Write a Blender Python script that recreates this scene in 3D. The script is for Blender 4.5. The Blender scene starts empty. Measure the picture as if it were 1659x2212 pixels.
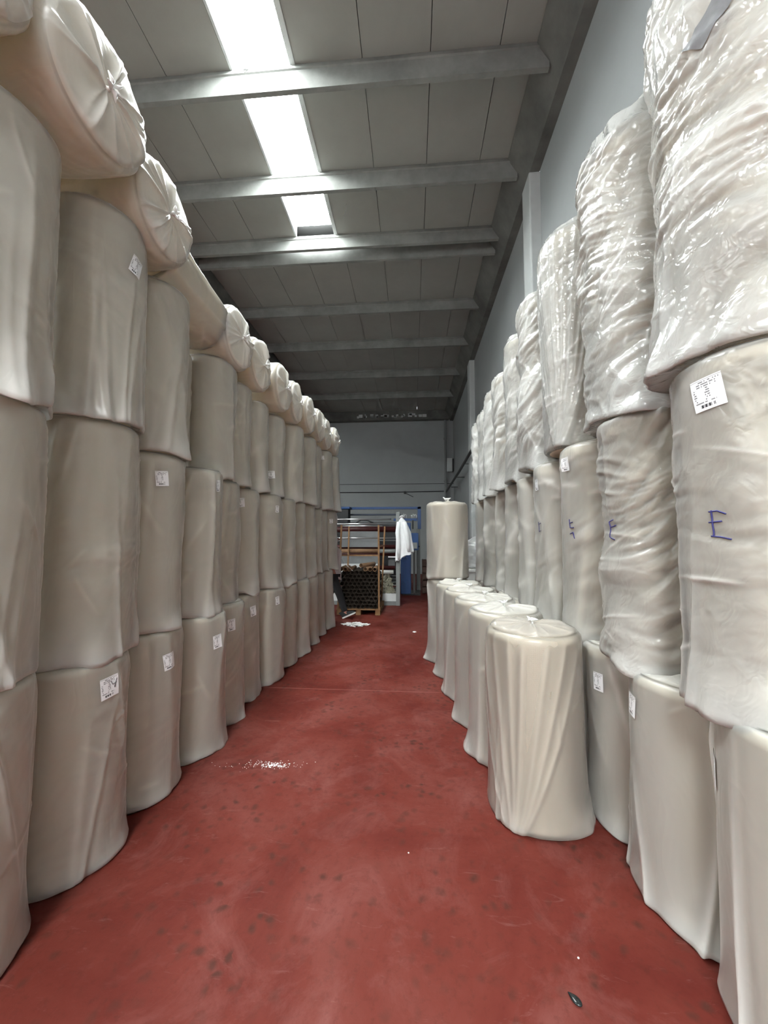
import bpy, bmesh, math, random
import numpy as np
from mathutils import Vector, Matrix

S = bpy.context.scene
COL = S.collection
PI = math.pi

# ------------------------------------------------------------------ camera
cam_d = bpy.data.cameras.new('camera')
cam = bpy.data.objects.new('camera', cam_d)
COL.objects.link(cam)
S.camera = cam
cam_d.sensor_fit = 'HORIZONTAL'
cam_d.sensor_width = 36.0
cam_d.lens = 36.0 * 830.0 / 1659.0
cam_d.clip_start = 0.05
cam.location = (0, 0, 1.6)
cam.rotation_euler = (PI / 2 + math.radians(3.7224), 0, math.radians(4.30))

# ------------------------------------------------------------------ world, exposure
w = bpy.data.worlds.new('world')
S.world = w
w.use_nodes = True
w.node_tree.nodes['Background'].inputs[0].default_value = (0.95, 0.97, 1.0, 1)
w.node_tree.nodes['Background'].inputs[1].default_value = 3.2
SKY_STRENGTH = 46.0
# portal in an unseen loading doorway, added to bring daylight into the aisle
pd = bpy.data.lights.new('added_doorway_portal', 'AREA')
pd.shape = 'RECTANGLE'
pd.size, pd.size_y = 6.0, 4.8
pd.cycles.is_portal = True
po = bpy.data.objects.new('added_doorway_portal', pd)
COL.objects.link(po)
po.location = (-1.5, -11.0, 2.4)
po.rotation_euler = (PI / 2, 0, 0)
S.view_settings.view_transform = 'Standard'
S.view_settings.look = 'None'
S.view_settings.gamma = 1.0
S.view_settings.use_curve_mapping = False
S.view_settings.exposure = 0.58
S.cycles.max_bounces = 9
S.cycles.diffuse_bounces = 6
S.cycles.glossy_bounces = 2
S.cycles.transmission_bounces = 6
S.cycles.transparent_max_bounces = 10
S.cycles.use_adaptive_sampling = True
S.cycles.adaptive_threshold = 0.06
S.cycles.adaptive_min_samples = 20
S.cycles.caustics_reflective = False
S.cycles.caustics_refractive = False
S.cycles.sample_clamp_indirect = 6.0
S.cycles.use_denoising = True


# ------------------------------------------------------------------ materials
def new_mat(name):
    m = bpy.data.materials.new(name)
    m.use_nodes = True
    nt = m.node_tree
    nt.nodes.clear()
    out = nt.nodes.new('ShaderNodeOutputMaterial')
    return m, nt, out


def N(nt, t, **kw):
    n = nt.nodes.new(t)
    for k, v in kw.items():
        if k.startswith('_'):
            setattr(n, k[1:], v)
        else:
            n.inputs[k.replace('_', ' ')].default_value = v
    return n


def simple(name, col, rough=0.6, metal=0.0, noise=0.0, nscale=8.0, bump=0.0, bscale=60.0, emit=0.0):
    m, nt, out = new_mat(name)
    p = nt.nodes.new('ShaderNodeBsdfPrincipled')
    nt.links.new(p.outputs[0], out.inputs[0])
    p.inputs['Base Color'].default_value = (*col, 1)
    p.inputs['Roughness'].default_value = rough
    p.inputs['Metallic'].default_value = metal
    if emit:
        p.inputs['Emission Color'].default_value = (*col, 1)
        p.inputs['Emission Strength'].default_value = emit
    if noise or bump:
        tc = nt.nodes.new('ShaderNodeTexCoord')
    if noise:
        nz = N(nt, 'ShaderNodeTexNoise', Scale=nscale, Detail=6.0, Roughness=0.65)
        nt.links.new(tc.outputs['Object'], nz.inputs['Vector'])
        r = nt.nodes.new('ShaderNodeValToRGB')
        r.color_ramp.elements[0].position = 0.3
        r.color_ramp.elements[1].position = 0.72
        r.color_ramp.elements[0].color = (*[c * (1 - noise) for c in col], 1)
        r.color_ramp.elements[1].color = (*[min(1, c * (1 + noise)) for c in col], 1)
        nt.links.new(nz.outputs['Fac'], r.inputs[0])
        nt.links.new(r.outputs[0], p.inputs['Base Color'])
    if bump:
        nb = N(nt, 'ShaderNodeTexNoise', Scale=bscale, Detail=4.0)
        nt.links.new(tc.outputs['Object'], nb.inputs['Vector'])
        b = N(nt, 'ShaderNodeBump', Strength=bump, Distance=0.01)
        nt.links.new(nb.outputs['Fac'], b.inputs['Height'])
        nt.links.new(b.outputs[0], p.inputs['Normal'])
    return m


def film_material(name, col, alpha_lo, alpha_hi, loose_gain, rough, crinkle, crinkle_scale, stretch=(1, 1, 1), facet=0.06, turn=(0, 0, 0)):
    """milky polythene film: mostly see-through where it lies on the roll, whiter where it hangs loose"""
    m, nt, out = new_mat(name)
    L = nt.links.new
    tc = nt.nodes.new('ShaderNodeTexCoord')
    mp = nt.nodes.new('ShaderNodeMapping')
    mp.inputs['Scale'].default_value = stretch
    mp.inputs['Rotation'].default_value = turn
    L(tc.outputs['Object'], mp.inputs['Vector'])
    n1 = N(nt, 'ShaderNodeTexNoise', Scale=crinkle_scale, Detail=2.0, Roughness=0.65, Distortion=0.8)
    L(mp.outputs[0], n1.inputs['Vector'])
    # sharp creases: ridge of the noise
    a = N(nt, 'ShaderNodeMath', _operation='SUBTRACT')
    a.inputs[1].default_value = 0.5
    L(n1.outputs['Fac'], a.inputs[0])
    ab = N(nt, 'ShaderNodeMath', _operation='ABSOLUTE')
    L(a.outputs[0], ab.inputs[0])
    b = N(nt, 'ShaderNodeBump', Strength=crinkle, Distance=0.03)
    L(ab.outputs[0], b.inputs['Height'])
    if facet > 0.1:
        wv = N(nt, 'ShaderNodeVectorMath', _operation='MULTIPLY_ADD')
        L(n1.outputs['Color'], wv.inputs[0])
        wv.inputs[1].default_value = (.12, .12, .12)
        L(mp.outputs[0], wv.inputs[2])
        vo = N(nt, 'ShaderNodeTexVoronoi', Scale=crinkle_scale * 2.2, Randomness=1.0)
        L(wv.outputs[0], vo.inputs['Vector'])
        b0 = b
        b = N(nt, 'ShaderNodeBump', Strength=facet, Distance=0.012)
        L(vo.outputs['Distance'], b.inputs['Height'])
        L(b0.outputs[0], b.inputs['Normal'])
    d = nt.nodes.new('ShaderNodeBsdfDiffuse')
    d.inputs[0].default_value = (*col, 1)
    t = nt.nodes.new('ShaderNodeBsdfTranslucent')
    t.inputs[0].default_value = (*col, 1)
    L(b.outputs[0], d.inputs['Normal'])
    L(b.outputs[0], t.inputs['Normal'])
    mx = N(nt, 'ShaderNodeMixShader')
    mx.inputs[0].default_value = 0.35
    L(d.outputs[0], mx.inputs[1])
    L(t.outputs[0], mx.inputs[2])
    tr = nt.nodes.new('ShaderNodeBsdfTransparent')
    tr.inputs[0].default_value = (0.985, 0.985, 0.98, 1)
    lw = N(nt, 'ShaderNodeLayerWeight', Blend=0.35)
    L(b.outputs[0], lw.inputs['Normal'])
    at = nt.nodes.new('ShaderNodeAttribute')
    at.attribute_name = 'loose'
    al = N(nt, 'ShaderNodeMath', _operation='MULTIPLY_ADD')
    L(lw.outputs['Facing'], al.inputs[0])
    al.inputs[1].default_value = alpha_hi - alpha_lo
    al.inputs[2].default_value = alpha_lo
    al2 = N(nt, 'ShaderNodeMath', _operation='MULTIPLY_ADD', _use_clamp=True)
    L(at.outputs['Fac'], al2.inputs[0])
    al2.inputs[1].default_value = loose_gain
    L(al.outputs[0], al2.inputs[2])
    mt = nt.nodes.new('ShaderNodeMixShader')
    L(al2.outputs[0], mt.inputs[0])
    L(tr.outputs[0], mt.inputs[1])
    L(mx.outputs[0], mt.inputs[2])
    g = N(nt, 'ShaderNodeBsdfGlossy', Roughness=rough)
    g.inputs[0].default_value = (1, 1, 1, 1)
    L(b.outputs[0], g.inputs['Normal'])
    fr = N(nt, 'ShaderNodeFresnel', IOR=1.45)
    L(b.outputs[0], fr.inputs['Normal'])
    mg = nt.nodes.new('ShaderNodeMixShader')
    L(fr.outputs[0], mg.inputs[0])
    L(mt.outputs[0], mg.inputs[1])
    L(g.outputs[0], mg.inputs[2])
    L(mg.outputs[0], out.inputs[0])
    return m


def foam_material():
    """air-bubble sheet wound into a roll: creamy, with rows of small bubbles in relief"""
    m, nt, out = new_mat('bubble_sheet')
    L = nt.links.new
    p = nt.nodes.new('ShaderNodeBsdfPrincipled')
    L(p.outputs[0], out.inputs[0])
    tc = nt.nodes.new('ShaderNodeTexCoord')
    nz = N(nt, 'ShaderNodeTexNoise', Scale=3.0, Detail=3.0)
    L(tc.outputs['Object'], nz.inputs['Vector'])
    r = nt.nodes.new('ShaderNodeValToRGB')
    r.color_ramp.elements[0].color = (0.83, 0.72, 0.56, 1)
    r.color_ramp.elements[1].color = (0.89, 0.81, 0.67, 1)
    L(nz.outputs['Fac'], r.inputs[0])
    L(r.outputs[0], p.inputs['Base Color'])
    p.inputs['Roughness'].default_value = 0.5
    v = N(nt, 'ShaderNodeTexVoronoi', Scale=95.0, Randomness=0.25)
    L(tc.outputs['Object'], v.inputs['Vector'])
    b = N(nt, 'ShaderNodeBump', Strength=0.35, Distance=0.004)
    b.invert = True
    L(v.outputs['Distance'], b.inputs['Height'])
    L(b.outputs[0], p.inputs['Normal'])
    # bubble sheet lets light through: what falls on one side glows out of the other
    p.inputs['Specular IOR Level'].default_value = 0.2
    t = nt.nodes.new('ShaderNodeBsdfTranslucent')
    L(r.outputs[0], t.inputs[0])
    mx = nt.nodes.new('ShaderNodeMixShader')
    mx.inputs[0].default_value = 0.28
    L(p.outputs[0], mx.inputs[1])
    L(t.outputs[0], mx.inputs[2])
    L(mx.outputs[0], out.inputs[0])
    return m


def floor_material():
    m, nt, out = new_mat('red_floor_paint')
    L = nt.links.new
    p = nt.nodes.new('ShaderNodeBsdfPrincipled')
    L(p.outputs[0], out.inputs[0])
    tc = nt.nodes.new('ShaderNodeTexCoord')

    def noise(scale, detail=4.0, rough=0.6, dist=0.0):
        n = N(nt, 'ShaderNodeTexNoise', Scale=scale, Detail=detail, Roughness=rough, Distortion=dist)
        L(tc.outputs['Object'], n.inputs['Vector'])
        return n

    def ramp(src, stops):
        r = nt.nodes.new('ShaderNodeValToRGB')
        e = r.color_ramp.elements
        e[0].position, e[0].color = stops[0][0], (*stops[0][1], 1)
        e[1].position, e[1].color = stops[-1][0], (*stops[-1][1], 1)
        for pos, c in stops[1:-1]:
            x = e.new(pos)
            x.color = (*c, 1)
        L(src, r.inputs[0])
        return r

    def mix(fac, a, b):
        x = nt.nodes.new('ShaderNodeMix')
        x.data_type = 'RGBA'
        L(fac, x.inputs['Factor'])
        L(a, x.inputs['A']) if not isinstance(a, tuple) else setattr(x.inputs['A'], 'default_value', (*a, 1))
        L(b, x.inputs['B']) if not isinstance(b, tuple) else setattr(x.inputs['B'], 'default_value', (*b, 1))
        return x.outputs['Result']

    base = ramp(noise(1.1, 6, 0.62, 0.6).outputs['Fac'], [(0.30, (0.085, 0.011, 0.008)), (0.5, (0.132, 0.025, 0.018)), (0.70, (0.172, 0.050, 0.041))]).outputs[0]
    # pale worn haze
    hz = ramp(noise(2.3, 8, 0.7, 1.0).outputs['Fac'], [(0.50, (0, 0, 0)), (0.76, (0.55, 0.55, 0.55))]).outputs[0]
    c = mix(hz, base, (0.225, 0.085, 0.076))
    # round dark drip marks
    mp = nt.nodes.new('ShaderNodeMapping')
    wv = noise(6.0, 3)
    va = N(nt, 'ShaderNodeVectorMath', _operation='MULTIPLY_ADD')
    L(wv.outputs['Color'], va.inputs[0])
    va.inputs[1].default_value = (0.10, 0.10, 0)
    L(tc.outputs['Object'], va.inputs[2])
    vo = N(nt, 'ShaderNodeTexVoronoi', Scale=17.0, Randomness=1.0)
    L(va.outputs[0], vo.inputs['Vector'])
    spots = ramp(vo.outputs['Distance'], [(0.14, (1, 1, 1)), (0.46, (0, 0, 0))]).outputs[0]
    where = ramp(noise(1.5, 4, 0.6).outputs['Fac'], [(0.36, (0, 0, 0)), (0.60, (0.85, 0.85, 0.85))]).outputs[0]
    sel = N(nt, 'ShaderNodeSeparateColor')
    L(vo.outputs['Color'], sel.inputs[0])
    pick = N(nt, 'ShaderNodeMath', _operation='GREATER_THAN')
    L(sel.outputs[0], pick.inputs[0])
    pick.inputs[1].default_value = 0.45
    f1 = N(nt, 'ShaderNodeMath', _operation='MULTIPLY')
    L(spots, f1.inputs[0])
    L(where, f1.inputs[1])
    f2 = N(nt, 'ShaderNodeMath', _operation='MULTIPLY')
    L(f1.outputs[0], f2.inputs[0])
    L(pick.outputs[0], f2.inputs[1])
    c = mix(f2.outputs[0], c, (0.058, 0.021, 0.015))
    # fine dirt
    dirt = ramp(noise(24.0, 6, 0.75).outputs['Fac'], [(0.52, (0, 0, 0)), (0.72, (0.40, 0.40, 0.40))]).outputs[0]
    c = mix(dirt, c, (0.05, 0.014, 0.010))
    # thin scuffs, long across the aisle
    mp.inputs['Scale'].default_value = (3.0, 11.0, 1.0)
    mp.inputs['Rotation'].default_value = (0, 0, 0.4)
    L(tc.outputs['Object'], mp.inputs['Vector'])
    sn = N(nt, 'ShaderNodeTexNoise', Scale=1.6, Detail=9.0, Roughness=0.72, Distortion=0.8)
    L(mp.outputs[0], sn.inputs['Vector'])
    sc = ramp(sn.outputs['Fac'], [(0.60, (0, 0, 0)), (0.72, (0.35, 0.35, 0.35))]).outputs[0]
    c = mix(sc, c, (0.27, 0.13, 0.118))
    L(c, p.inputs['Base Color'])
    p.inputs['Specular IOR Level'].default_value = 0.12
    rr = ramp(noise(3.0, 5).outputs['Fac'], [(0.3, (0.45, 0.45, 0.45)), (0.7, (0.65, 0.65, 0.65))])
    L(rr.outputs[0], p.inputs['Roughness'])
    bp = N(nt, 'ShaderNodeBump', Strength=0.12, Distance=0.01)
    L(noise(40.0, 5).outputs['Fac'], bp.inputs['Height'])
    L(bp.outputs[0], p.inputs['Normal'])
    return m


def label_material():
    """white shipping label printed with lines of small text, a column of figures and a bar code (UV)"""
    m, nt, out = new_mat('printed_label')
    L = nt.links.new
    p = nt.nodes.new('ShaderNodeBsdfPrincipled')
    p.inputs['Roughness'].default_value = 0.5
    L(p.outputs[0], out.inputs[0])
    tc = nt.nodes.new('ShaderNodeTexCoord')
    sp = nt.nodes.new('ShaderNodeSeparateXYZ')
    L(tc.outputs['UV'], sp.inputs[0])

    def math_(op, a, b=None, c=None):
        n = nt.nodes.new('ShaderNodeMath')
        n.operation = op
        for i, v in enumerate((a, b, c)):
            if v is None:
                continue
            if isinstance(v, (int, float)):
                n.inputs[i].default_value = v
            else:
                L(v, n.inputs[i])
        return n.outputs[0]

    u, v = sp.outputs[0], sp.outputs[1]

    def band(x, lo, hi):
        return math_('MULTIPLY', math_('GREATER_THAN', x, lo), math_('LESS_THAN', x, hi))

    mp = nt.nodes.new('ShaderNodeMapping')
    mp.inputs['Scale'].default_value = (26, 14, 1)
    L(tc.outputs['UV'], mp.inputs['Vector'])
    wn = nt.nodes.new('ShaderNodeTexWhiteNoise')
    wn.noise_dimensions = '2D'
    fl = nt.nodes.new('ShaderNodeVectorMath')
    fl.operation = 'FLOOR'
    L(mp.outputs[0], fl.inputs[0])
    L(fl.outputs[0], wn.inputs['Vector'])
    letters = math_('GREATER_THAN', wn.outputs['Value'], 0.38)
    row = math_('FRACT', math_('MULTIPLY', v, 14))
    letters = math_('MULTIPLY', letters, band(row, 0.25, 0.8))
    head = math_('MULTIPLY', band(v, 0.72, 0.93), band(u, 0.08, 0.92))
    mid = math_('MULTIPLY', band(v, 0.30, 0.72), math_('MAXIMUM', band(u, 0.42, 0.58), band(u, 0.06, 0.16)))
    text = math_('MULTIPLY', letters, math_('MAXIMUM', head, mid))
    foot = math_('MULTIPLY', letters, math_('MULTIPLY', band(v, 0.20, 0.30), band(u, 0.08, 0.75)))
    bars = math_('GREATER_THAN', math_('FRACT', math_('MULTIPLY', math_('ADD', u, math_('MULTIPLY', math_('SINE', math_('MULTIPLY', u, 57.0)), 0.02)), 17)), 0.4)
    code = math_('MULTIPLY', bars, math_('MULTIPLY', band(v, 0.08, 0.18), band(u, 0.22, 0.72)))
    line = math_('MULTIPLY', band(v, 0.945, 0.965), band(u, 0.0, 1.0))
    ink = math_('MAXIMUM', math_('MAXIMUM', math_('MULTIPLY', text, 0.8), math_('MULTIPLY', foot, 0.75)), math_('MAXIMUM', code, math_('MULTIPLY', line, 0.6)))
    x = nt.nodes.new('ShaderNodeMix')
    x.data_type = 'RGBA'
    L(ink, x.inputs['Factor'])
    x.inputs['A'].default_value = (0.86, 0.86, 0.88, 1)
    x.inputs['B'].default_value = (0.03, 0.03, 0.035, 1)
    L(x.outputs['Result'], p.inputs['Base Color'])
    return m


M = {}
M['foam'] = foam_material()
M['film'] = film_material('milky_film', (0.91, 0.89, 0.85), 0.28, 0.68, 0.62, 0.30, 0.24, 7.0, (1, 1, 0.40), 0.07)
M['film_thin'] = film_material('thin_film', (0.75, 0.70, 0.645), 0.26, 0.50, 0.60, 0.28, 0.14, 6.0, (1, 1, 0.3), 0.05)
M['film_crisp'] = film_material('crisp_film', (0.79, 0.79, 0.775), 0.34, 0.80, 0.70, 0.17, 0.28, 9.0, (1, 1.6, 1.2), 0.20, (0.5, 0.5, 0.0))
M['film_semi'] = film_material('creased_film', (0.80, 0.785, 0.755), 0.32, 0.74, 0.60, 0.24, 0.26, 8.0, (1, 1.4, 1.0), 0.16, (0.5, 0.5, 0.0))
M['film_clear'] = film_material('clear_film', (0.88, 0.88, 0.88), 0.28, 0.70, 0.30, 0.2, 0.3, 9.0)
M['film_knot'] = simple('gathered_film', (0.86, 0.86, 0.84), 0.35)
M['floor'] = floor_material()
M['label'] = label_material()
M['ink'] = simple('blue_marker', (0.03, 0.03, 0.16), 0.4)
M['black_ink'] = simple('black_marker', (0.02, 0.02, 0.025), 0.4)
M['tape'] = simple('grey_tape', (0.19, 0.19, 0.20), 0.45, noise=0.25, nscale=14)
M['panel'] = simple('ceiling_board', (0.30, 0.30, 0.28), 0.8, noise=0.06, nscale=2.0)
M['concrete'] = simple('bare_concrete', (0.22, 0.225, 0.215), 0.85, noise=0.25, nscale=2.2, bump=0.25, bscale=14)
M['concrete_dark'] = simple('edge_beam_concrete', (0.14, 0.14, 0.13), 0.85, noise=0.4, nscale=1.2, bump=0.2, bscale=10)
M['wall'] = simple('grey_wall_paint', (0.35, 0.365, 0.37), 0.8, noise=0.05, nscale=1.2)
M['wall_white'] = simple('pilaster_paint', (0.55, 0.57, 0.57), 0.75, noise=0.06, nscale=3)
M['joint'] = simple('dark_joint', (0.05, 0.05, 0.05), 0.9)
M['pale_joint'] = simple('pale_joint', (0.26, 0.10, 0.085), 0.8)
M['blue'] = simple('blue_enamel', (0.003, 0.042, 0.155), 0.4, noise=0.12, nscale=5)
M['navy'] = simple('navy_enamel', (0.003, 0.010, 0.032), 0.45)
M['black'] = simple('black_plastic', (0.008, 0.008, 0.01), 0.5)
M['steel'] = simple('polished_steel', (0.62, 0.63, 0.64), 0.28, metal=1.0)
M['grey_metal'] = simple('grey_enamel', (0.20, 0.21, 0.21), 0.5, noise=0.1, nscale=6)
M['dark_metal'] = simple('dark_steel', (0.05, 0.05, 0.05), 0.5, noise=0.2, nscale=6)
M['red_roller'] = simple('dark_red_rubber', (0.05, 0.006, 0.006), 0.5)
M['sheet_grey'] = simple('grey_sheet', (0.16, 0.165, 0.17), 0.4, noise=0.15, nscale=3)
M['sheet_white'] = simple('white_sheet', (0.60, 0.61, 0.61), 0.45)
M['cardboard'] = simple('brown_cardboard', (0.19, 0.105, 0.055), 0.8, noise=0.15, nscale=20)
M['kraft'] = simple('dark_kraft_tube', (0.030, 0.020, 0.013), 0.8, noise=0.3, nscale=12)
M['wood'] = simple('raw_pine', (0.22, 0.115, 0.048), 0.7, noise=0.25, nscale=14)
M['coat'] = simple('white_cotton', (0.80, 0.81, 0.82), 0.85, noise=0.04, nscale=10)
M['pile'] = simple('cream_offcuts', (0.38, 0.36, 0.28), 0.7, noise=0.15, nscale=20)
M['scrap'] = simple('white_foam_scraps', (0.85, 0.85, 0.83), 0.7)
M['skin'] = simple('skin', (0.46, 0.20, 0.15), 0.55)
M['hair'] = simple('dark_hair', (0.012, 0.008, 0.007), 0.55)
M['trousers'] = simple('black_cloth', (0.012, 0.012, 0.014), 0.85)
M['shoe_cloth'] = simple('black_canvas', (0.02, 0.022, 0.024), 0.8)
M['shoe_sole'] = simple('white_rubber', (0.68, 0.68, 0.66), 0.6)
M['shirt'] = simple('pale_cotton', (0.66, 0.60, 0.60), 0.85, noise=0.05, nscale=8)
M['pipe'] = simple('grey_pipe', (0.24, 0.25, 0.25), 0.85)
M['pebble'] = simple('black_rubber_bit', (0.012, 0.016, 0.016), 0.25)
M['table'] = simple('pale_laminate', (0.55, 0.55, 0.53), 0.6)
M['clutter'] = simple('dark_brown_crate', (0.05, 0.022, 0.015), 0.7, noise=0.3, nscale=10)
m, nt, out = new_mat('skylight_daylight')
e = nt.nodes.new('ShaderNodeEmission')
e.inputs[0].default_value = (0.94, 1.0, 0.985, 1)
e.inputs[1].default_value = SKY_STRENGTH
nt.links.new(e.outputs[0], out.inputs[0])
M['sky'] = m


# ------------------------------------------------------------------ helpers
def mesh_np(name, verts, quads, smooth=True):
    me = bpy.data.meshes.new(name)
    v = np.asarray(verts, np.float32)
    q = np.asarray(quads, np.int32)
    me.vertices.add(len(v))
    me.vertices.foreach_set('co', v.ravel())
    me.loops.add(q.size)
    me.loops.foreach_set('vertex_index', q.ravel())
    me.polygons.add(len(q))
    me.polygons.foreach_set('loop_start', np.arange(0, q.size, q.shape[1], dtype=np.int32))
    me.polygons.foreach_set('use_smooth', np.full(len(q), smooth, dtype=bool))
    me.update(calc_edges=True)
    me.validate()
    return me


def link(name, me, mat, parent=None, loc=(0, 0, 0), rot=(0, 0, 0)):
    o = bpy.data.objects.new(name, me)
    COL.objects.link(o)
    o.location = loc
    o.rotation_euler = rot
    if parent is not None:
        o.parent = parent
    if mat is not None and me is not None and len(me.materials) == 0:
        me.materials.append(mat)
    return o


def tag(o, label=None, cat=None, group=None, kind=None):
    if label:
        o['label'] = label
    if cat:
        o['category'] = cat
    if group:
        o['group'] = group
    if kind:
        o['kind'] = kind
    return o


def empty(name, loc=(0, 0, 0), rot=(0, 0, 0)):
    o = bpy.data.objects.new(name, None)
    COL.objects.link(o)
    o.location = loc
    o.rotation_euler = rot
    o.empty_display_size = 0.05
    return o


class MB:
    """collects simple solids into one bmesh"""

    def __init__(self):
        self.bm = bmesh.new()

    def box(self, lo, hi, bevel=0.0):
        c = [(a + b) / 2 for a, b in zip(lo, hi)]
        s = [abs(b - a) for a, b in zip(lo, hi)]
        r = bmesh.ops.create_cube(self.bm, size=1.0, matrix=Matrix.Translation(c) @ Matrix.Diagonal((*s, 1)))
        if bevel:
            es = list({e for v in r['verts'] for e in v.link_edges})
            bmesh.ops.bevel(self.bm, geom=es, offset=bevel, segments=2, affect='EDGES', profile=0.5)
        return self

    def bar(self, a, b, w_, d_, bevel=0.0):
        a, b = Vector(a), Vector(b)
        ax = b - a
        q = ax.to_track_quat('Z', 'Y').to_matrix().to_4x4()
        r = bmesh.ops.create_cube(self.bm, size=1.0, matrix=Matrix.Translation((a + b) / 2) @ q @ Matrix.Diagonal((w_, d_, ax.length, 1)))
        if bevel:
            es = list({e for v in r['verts'] for e in v.link_edges})
            bmesh.ops.bevel(self.bm, geom=es, offset=bevel, segments=2, affect='EDGES', profile=0.5)
        return self

    def rod(self, a, b, r, seg=16, r2=None):
        a, b = Vector(a), Vector(b)
        ax = b - a
        q = ax.to_track_quat('Z', 'Y').to_matrix().to_4x4()
        bmesh.ops.create_cone(self.bm, cap_ends=True, segments=seg, radius1=r, radius2=r if r2 is None else r2,
                              depth=ax.length, matrix=Matrix.Translation((a + b) / 2) @ q)
        return self

    def tube(self, pts, r, seg=8):
        """swept tube along a polyline"""
        P = [Vector(p) for p in pts]
        rings = []
        for i, p in enumerate(P):
            t = (P[min(i + 1, len(P) - 1)] - P[max(i - 1, 0)]).normalized()
            up = Vector((0, 0, 1)) if abs(t.z) < 0.95 else Vector((1, 0, 0))
            x = t.cross(up).normalized()
            y = x.cross(t)
            rr = r[i] if isinstance(r, (list, tuple)) else r
            rings.append([self.bm.verts.new(p + x * rr * math.cos(k * 2 * PI / seg) + y * rr * math.sin(k * 2 * PI / seg)) for k in range(seg)])
        for a, b in zip(rings, rings[1:]):
            for k in range(seg):
                self.bm.faces.new((a[k], a[(k + 1) % seg], b[(k + 1) % seg], b[k]))
        self.bm.faces.new(rings[0][::-1])
        self.bm.faces.new(rings[-1])
        return self

    def prism(self, outline, axis, lo, hi):
        """extrude a 2D outline along an axis ('x','y','z')"""
        def p3(u, v, t):
            return {'x': (t, u, v), 'y': (u, t, v), 'z': (u, v, t)}[axis]
        A = [self.bm.verts.new(p3(u, v, lo)) for u, v in outline]
        B = [self.bm.verts.new(p3(u, v, hi)) for u, v in outline]
        n = len(A)
        self.bm.faces.new(A)
        self.bm.faces.new(B[::-1])
        for i in range(n):
            self.bm.faces.new((A[i], B[i], B[(i + 1) % n], A[(i + 1) % n]))
        return self

    def mesh(self, name, smooth=False):
        bmesh.ops.recalc_face_normals(self.bm, faces=self.bm.faces)
        me = bpy.data.meshes.new(name)
        self.bm.to_mesh(me)
        self.bm.free()
        if smooth:
            me.polygons.foreach_set('use_smooth', [True] * len(me.polygons))
        return me

    def build(self, name, mat, parent=None, smooth=False, loc=(0, 0, 0), rot=(0, 0, 0)):
        return link(name, self.mesh(name, smooth), mat, parent, loc, rot)


def structure(o, label=None, cat=None):
    o['kind'] = 'structure'
    if label:
        o['label'] = label
    if cat:
        o['category'] = cat
    return o


# ---- vectorised gradient noise
_rng = np.random.default_rng(11)
_perm = _rng.permutation(256)
_perm = np.concatenate([_perm, _perm, _perm])
_grad = _rng.normal(size=(256, 3))
_grad /= np.linalg.norm(_grad, axis=1)[:, None]


def perlin(P):
    Pi = np.floor(P).astype(np.int64)
    f = P - Pi
    u = f * f * f * (f * (f * 6 - 15) + 10)
    Pi &= 255
    res = 0
    for dx in (0, 1):
        for dy in (0, 1):
            for dz in (0, 1):
                g = _grad[_perm[_perm[_perm[(Pi[..., 0] + dx) & 255] + ((Pi[..., 1] + dy) & 255)] + ((Pi[..., 2] + dz) & 255)]]
                d = f - np.array([dx, dy, dz])
                wgt = (u[..., 0] if dx else 1 - u[..., 0]) * (u[..., 1] if dy else 1 - u[..., 1]) * (u[..., 2] if dz else 1 - u[..., 2])
                res = res + wgt * (g * d).sum(-1)
    return res


def facets(u, v, seed):
    """random heights on a triangular lattice, joined by flat facets: the creases of crumpled film"""
    sk = (u + v) * 0.3660254
    a, b = u + sk, v + sk
    i, j = np.floor(a).astype(np.int64), np.floor(b).astype(np.int64)
    fa, fb = a - i, b - j
    t = np.random.default_rng(seed).random((64, 64))

    def hgt(p, q):
        return t[p & 63, q & 63]
    up = fa > fb
    h0, h2 = hgt(i, j), hgt(i + 1, j + 1)
    h1 = np.where(up, hgt(i + 1, j), hgt(i, j + 1))
    return np.where(up, h0 * (1 - fa) + h1 * (fa - fb) + h2 * fb, h0 * (1 - fb) + h1 * (fb - fa) + h2 * fa)


def smooth01(x):
    x = np.clip(x, 0, 1)
    return x * x * (3 - 2 * x)


# ------------------------------------------------------------------ wrapped rolls
def core_mesh(r, h, seg=40):
    """the wound roll itself: a cylinder with softly rounded rims"""
    prof = [(0.0, 0.0), (r - 0.03, 0.0), (r - 0.009, 0.009), (r, 0.03), (r, h * 0.35), (r, h * 0.7), (r, h - 0.03), (r - 0.009, h - 0.009), (r - 0.03, h), (0.05, h - 0.002), (0.045, h - 0.03), (0.0, h - 0.03)]
    th = np.linspace(0, 2 * PI, seg, endpoint=False)
    V = np.array([[rr * math.cos(t), rr * math.sin(t), z] for rr, z in prof for t in th])
    Q = []
    for i in range(len(prof) - 1):
        for k in range(seg):
            Q.append((i * seg + k, i * seg + (k + 1) % seg, (i + 1) * seg + (k + 1) % seg, (i + 1) * seg + k))
    return mesh_np('foam_roll', V, Q)


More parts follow.
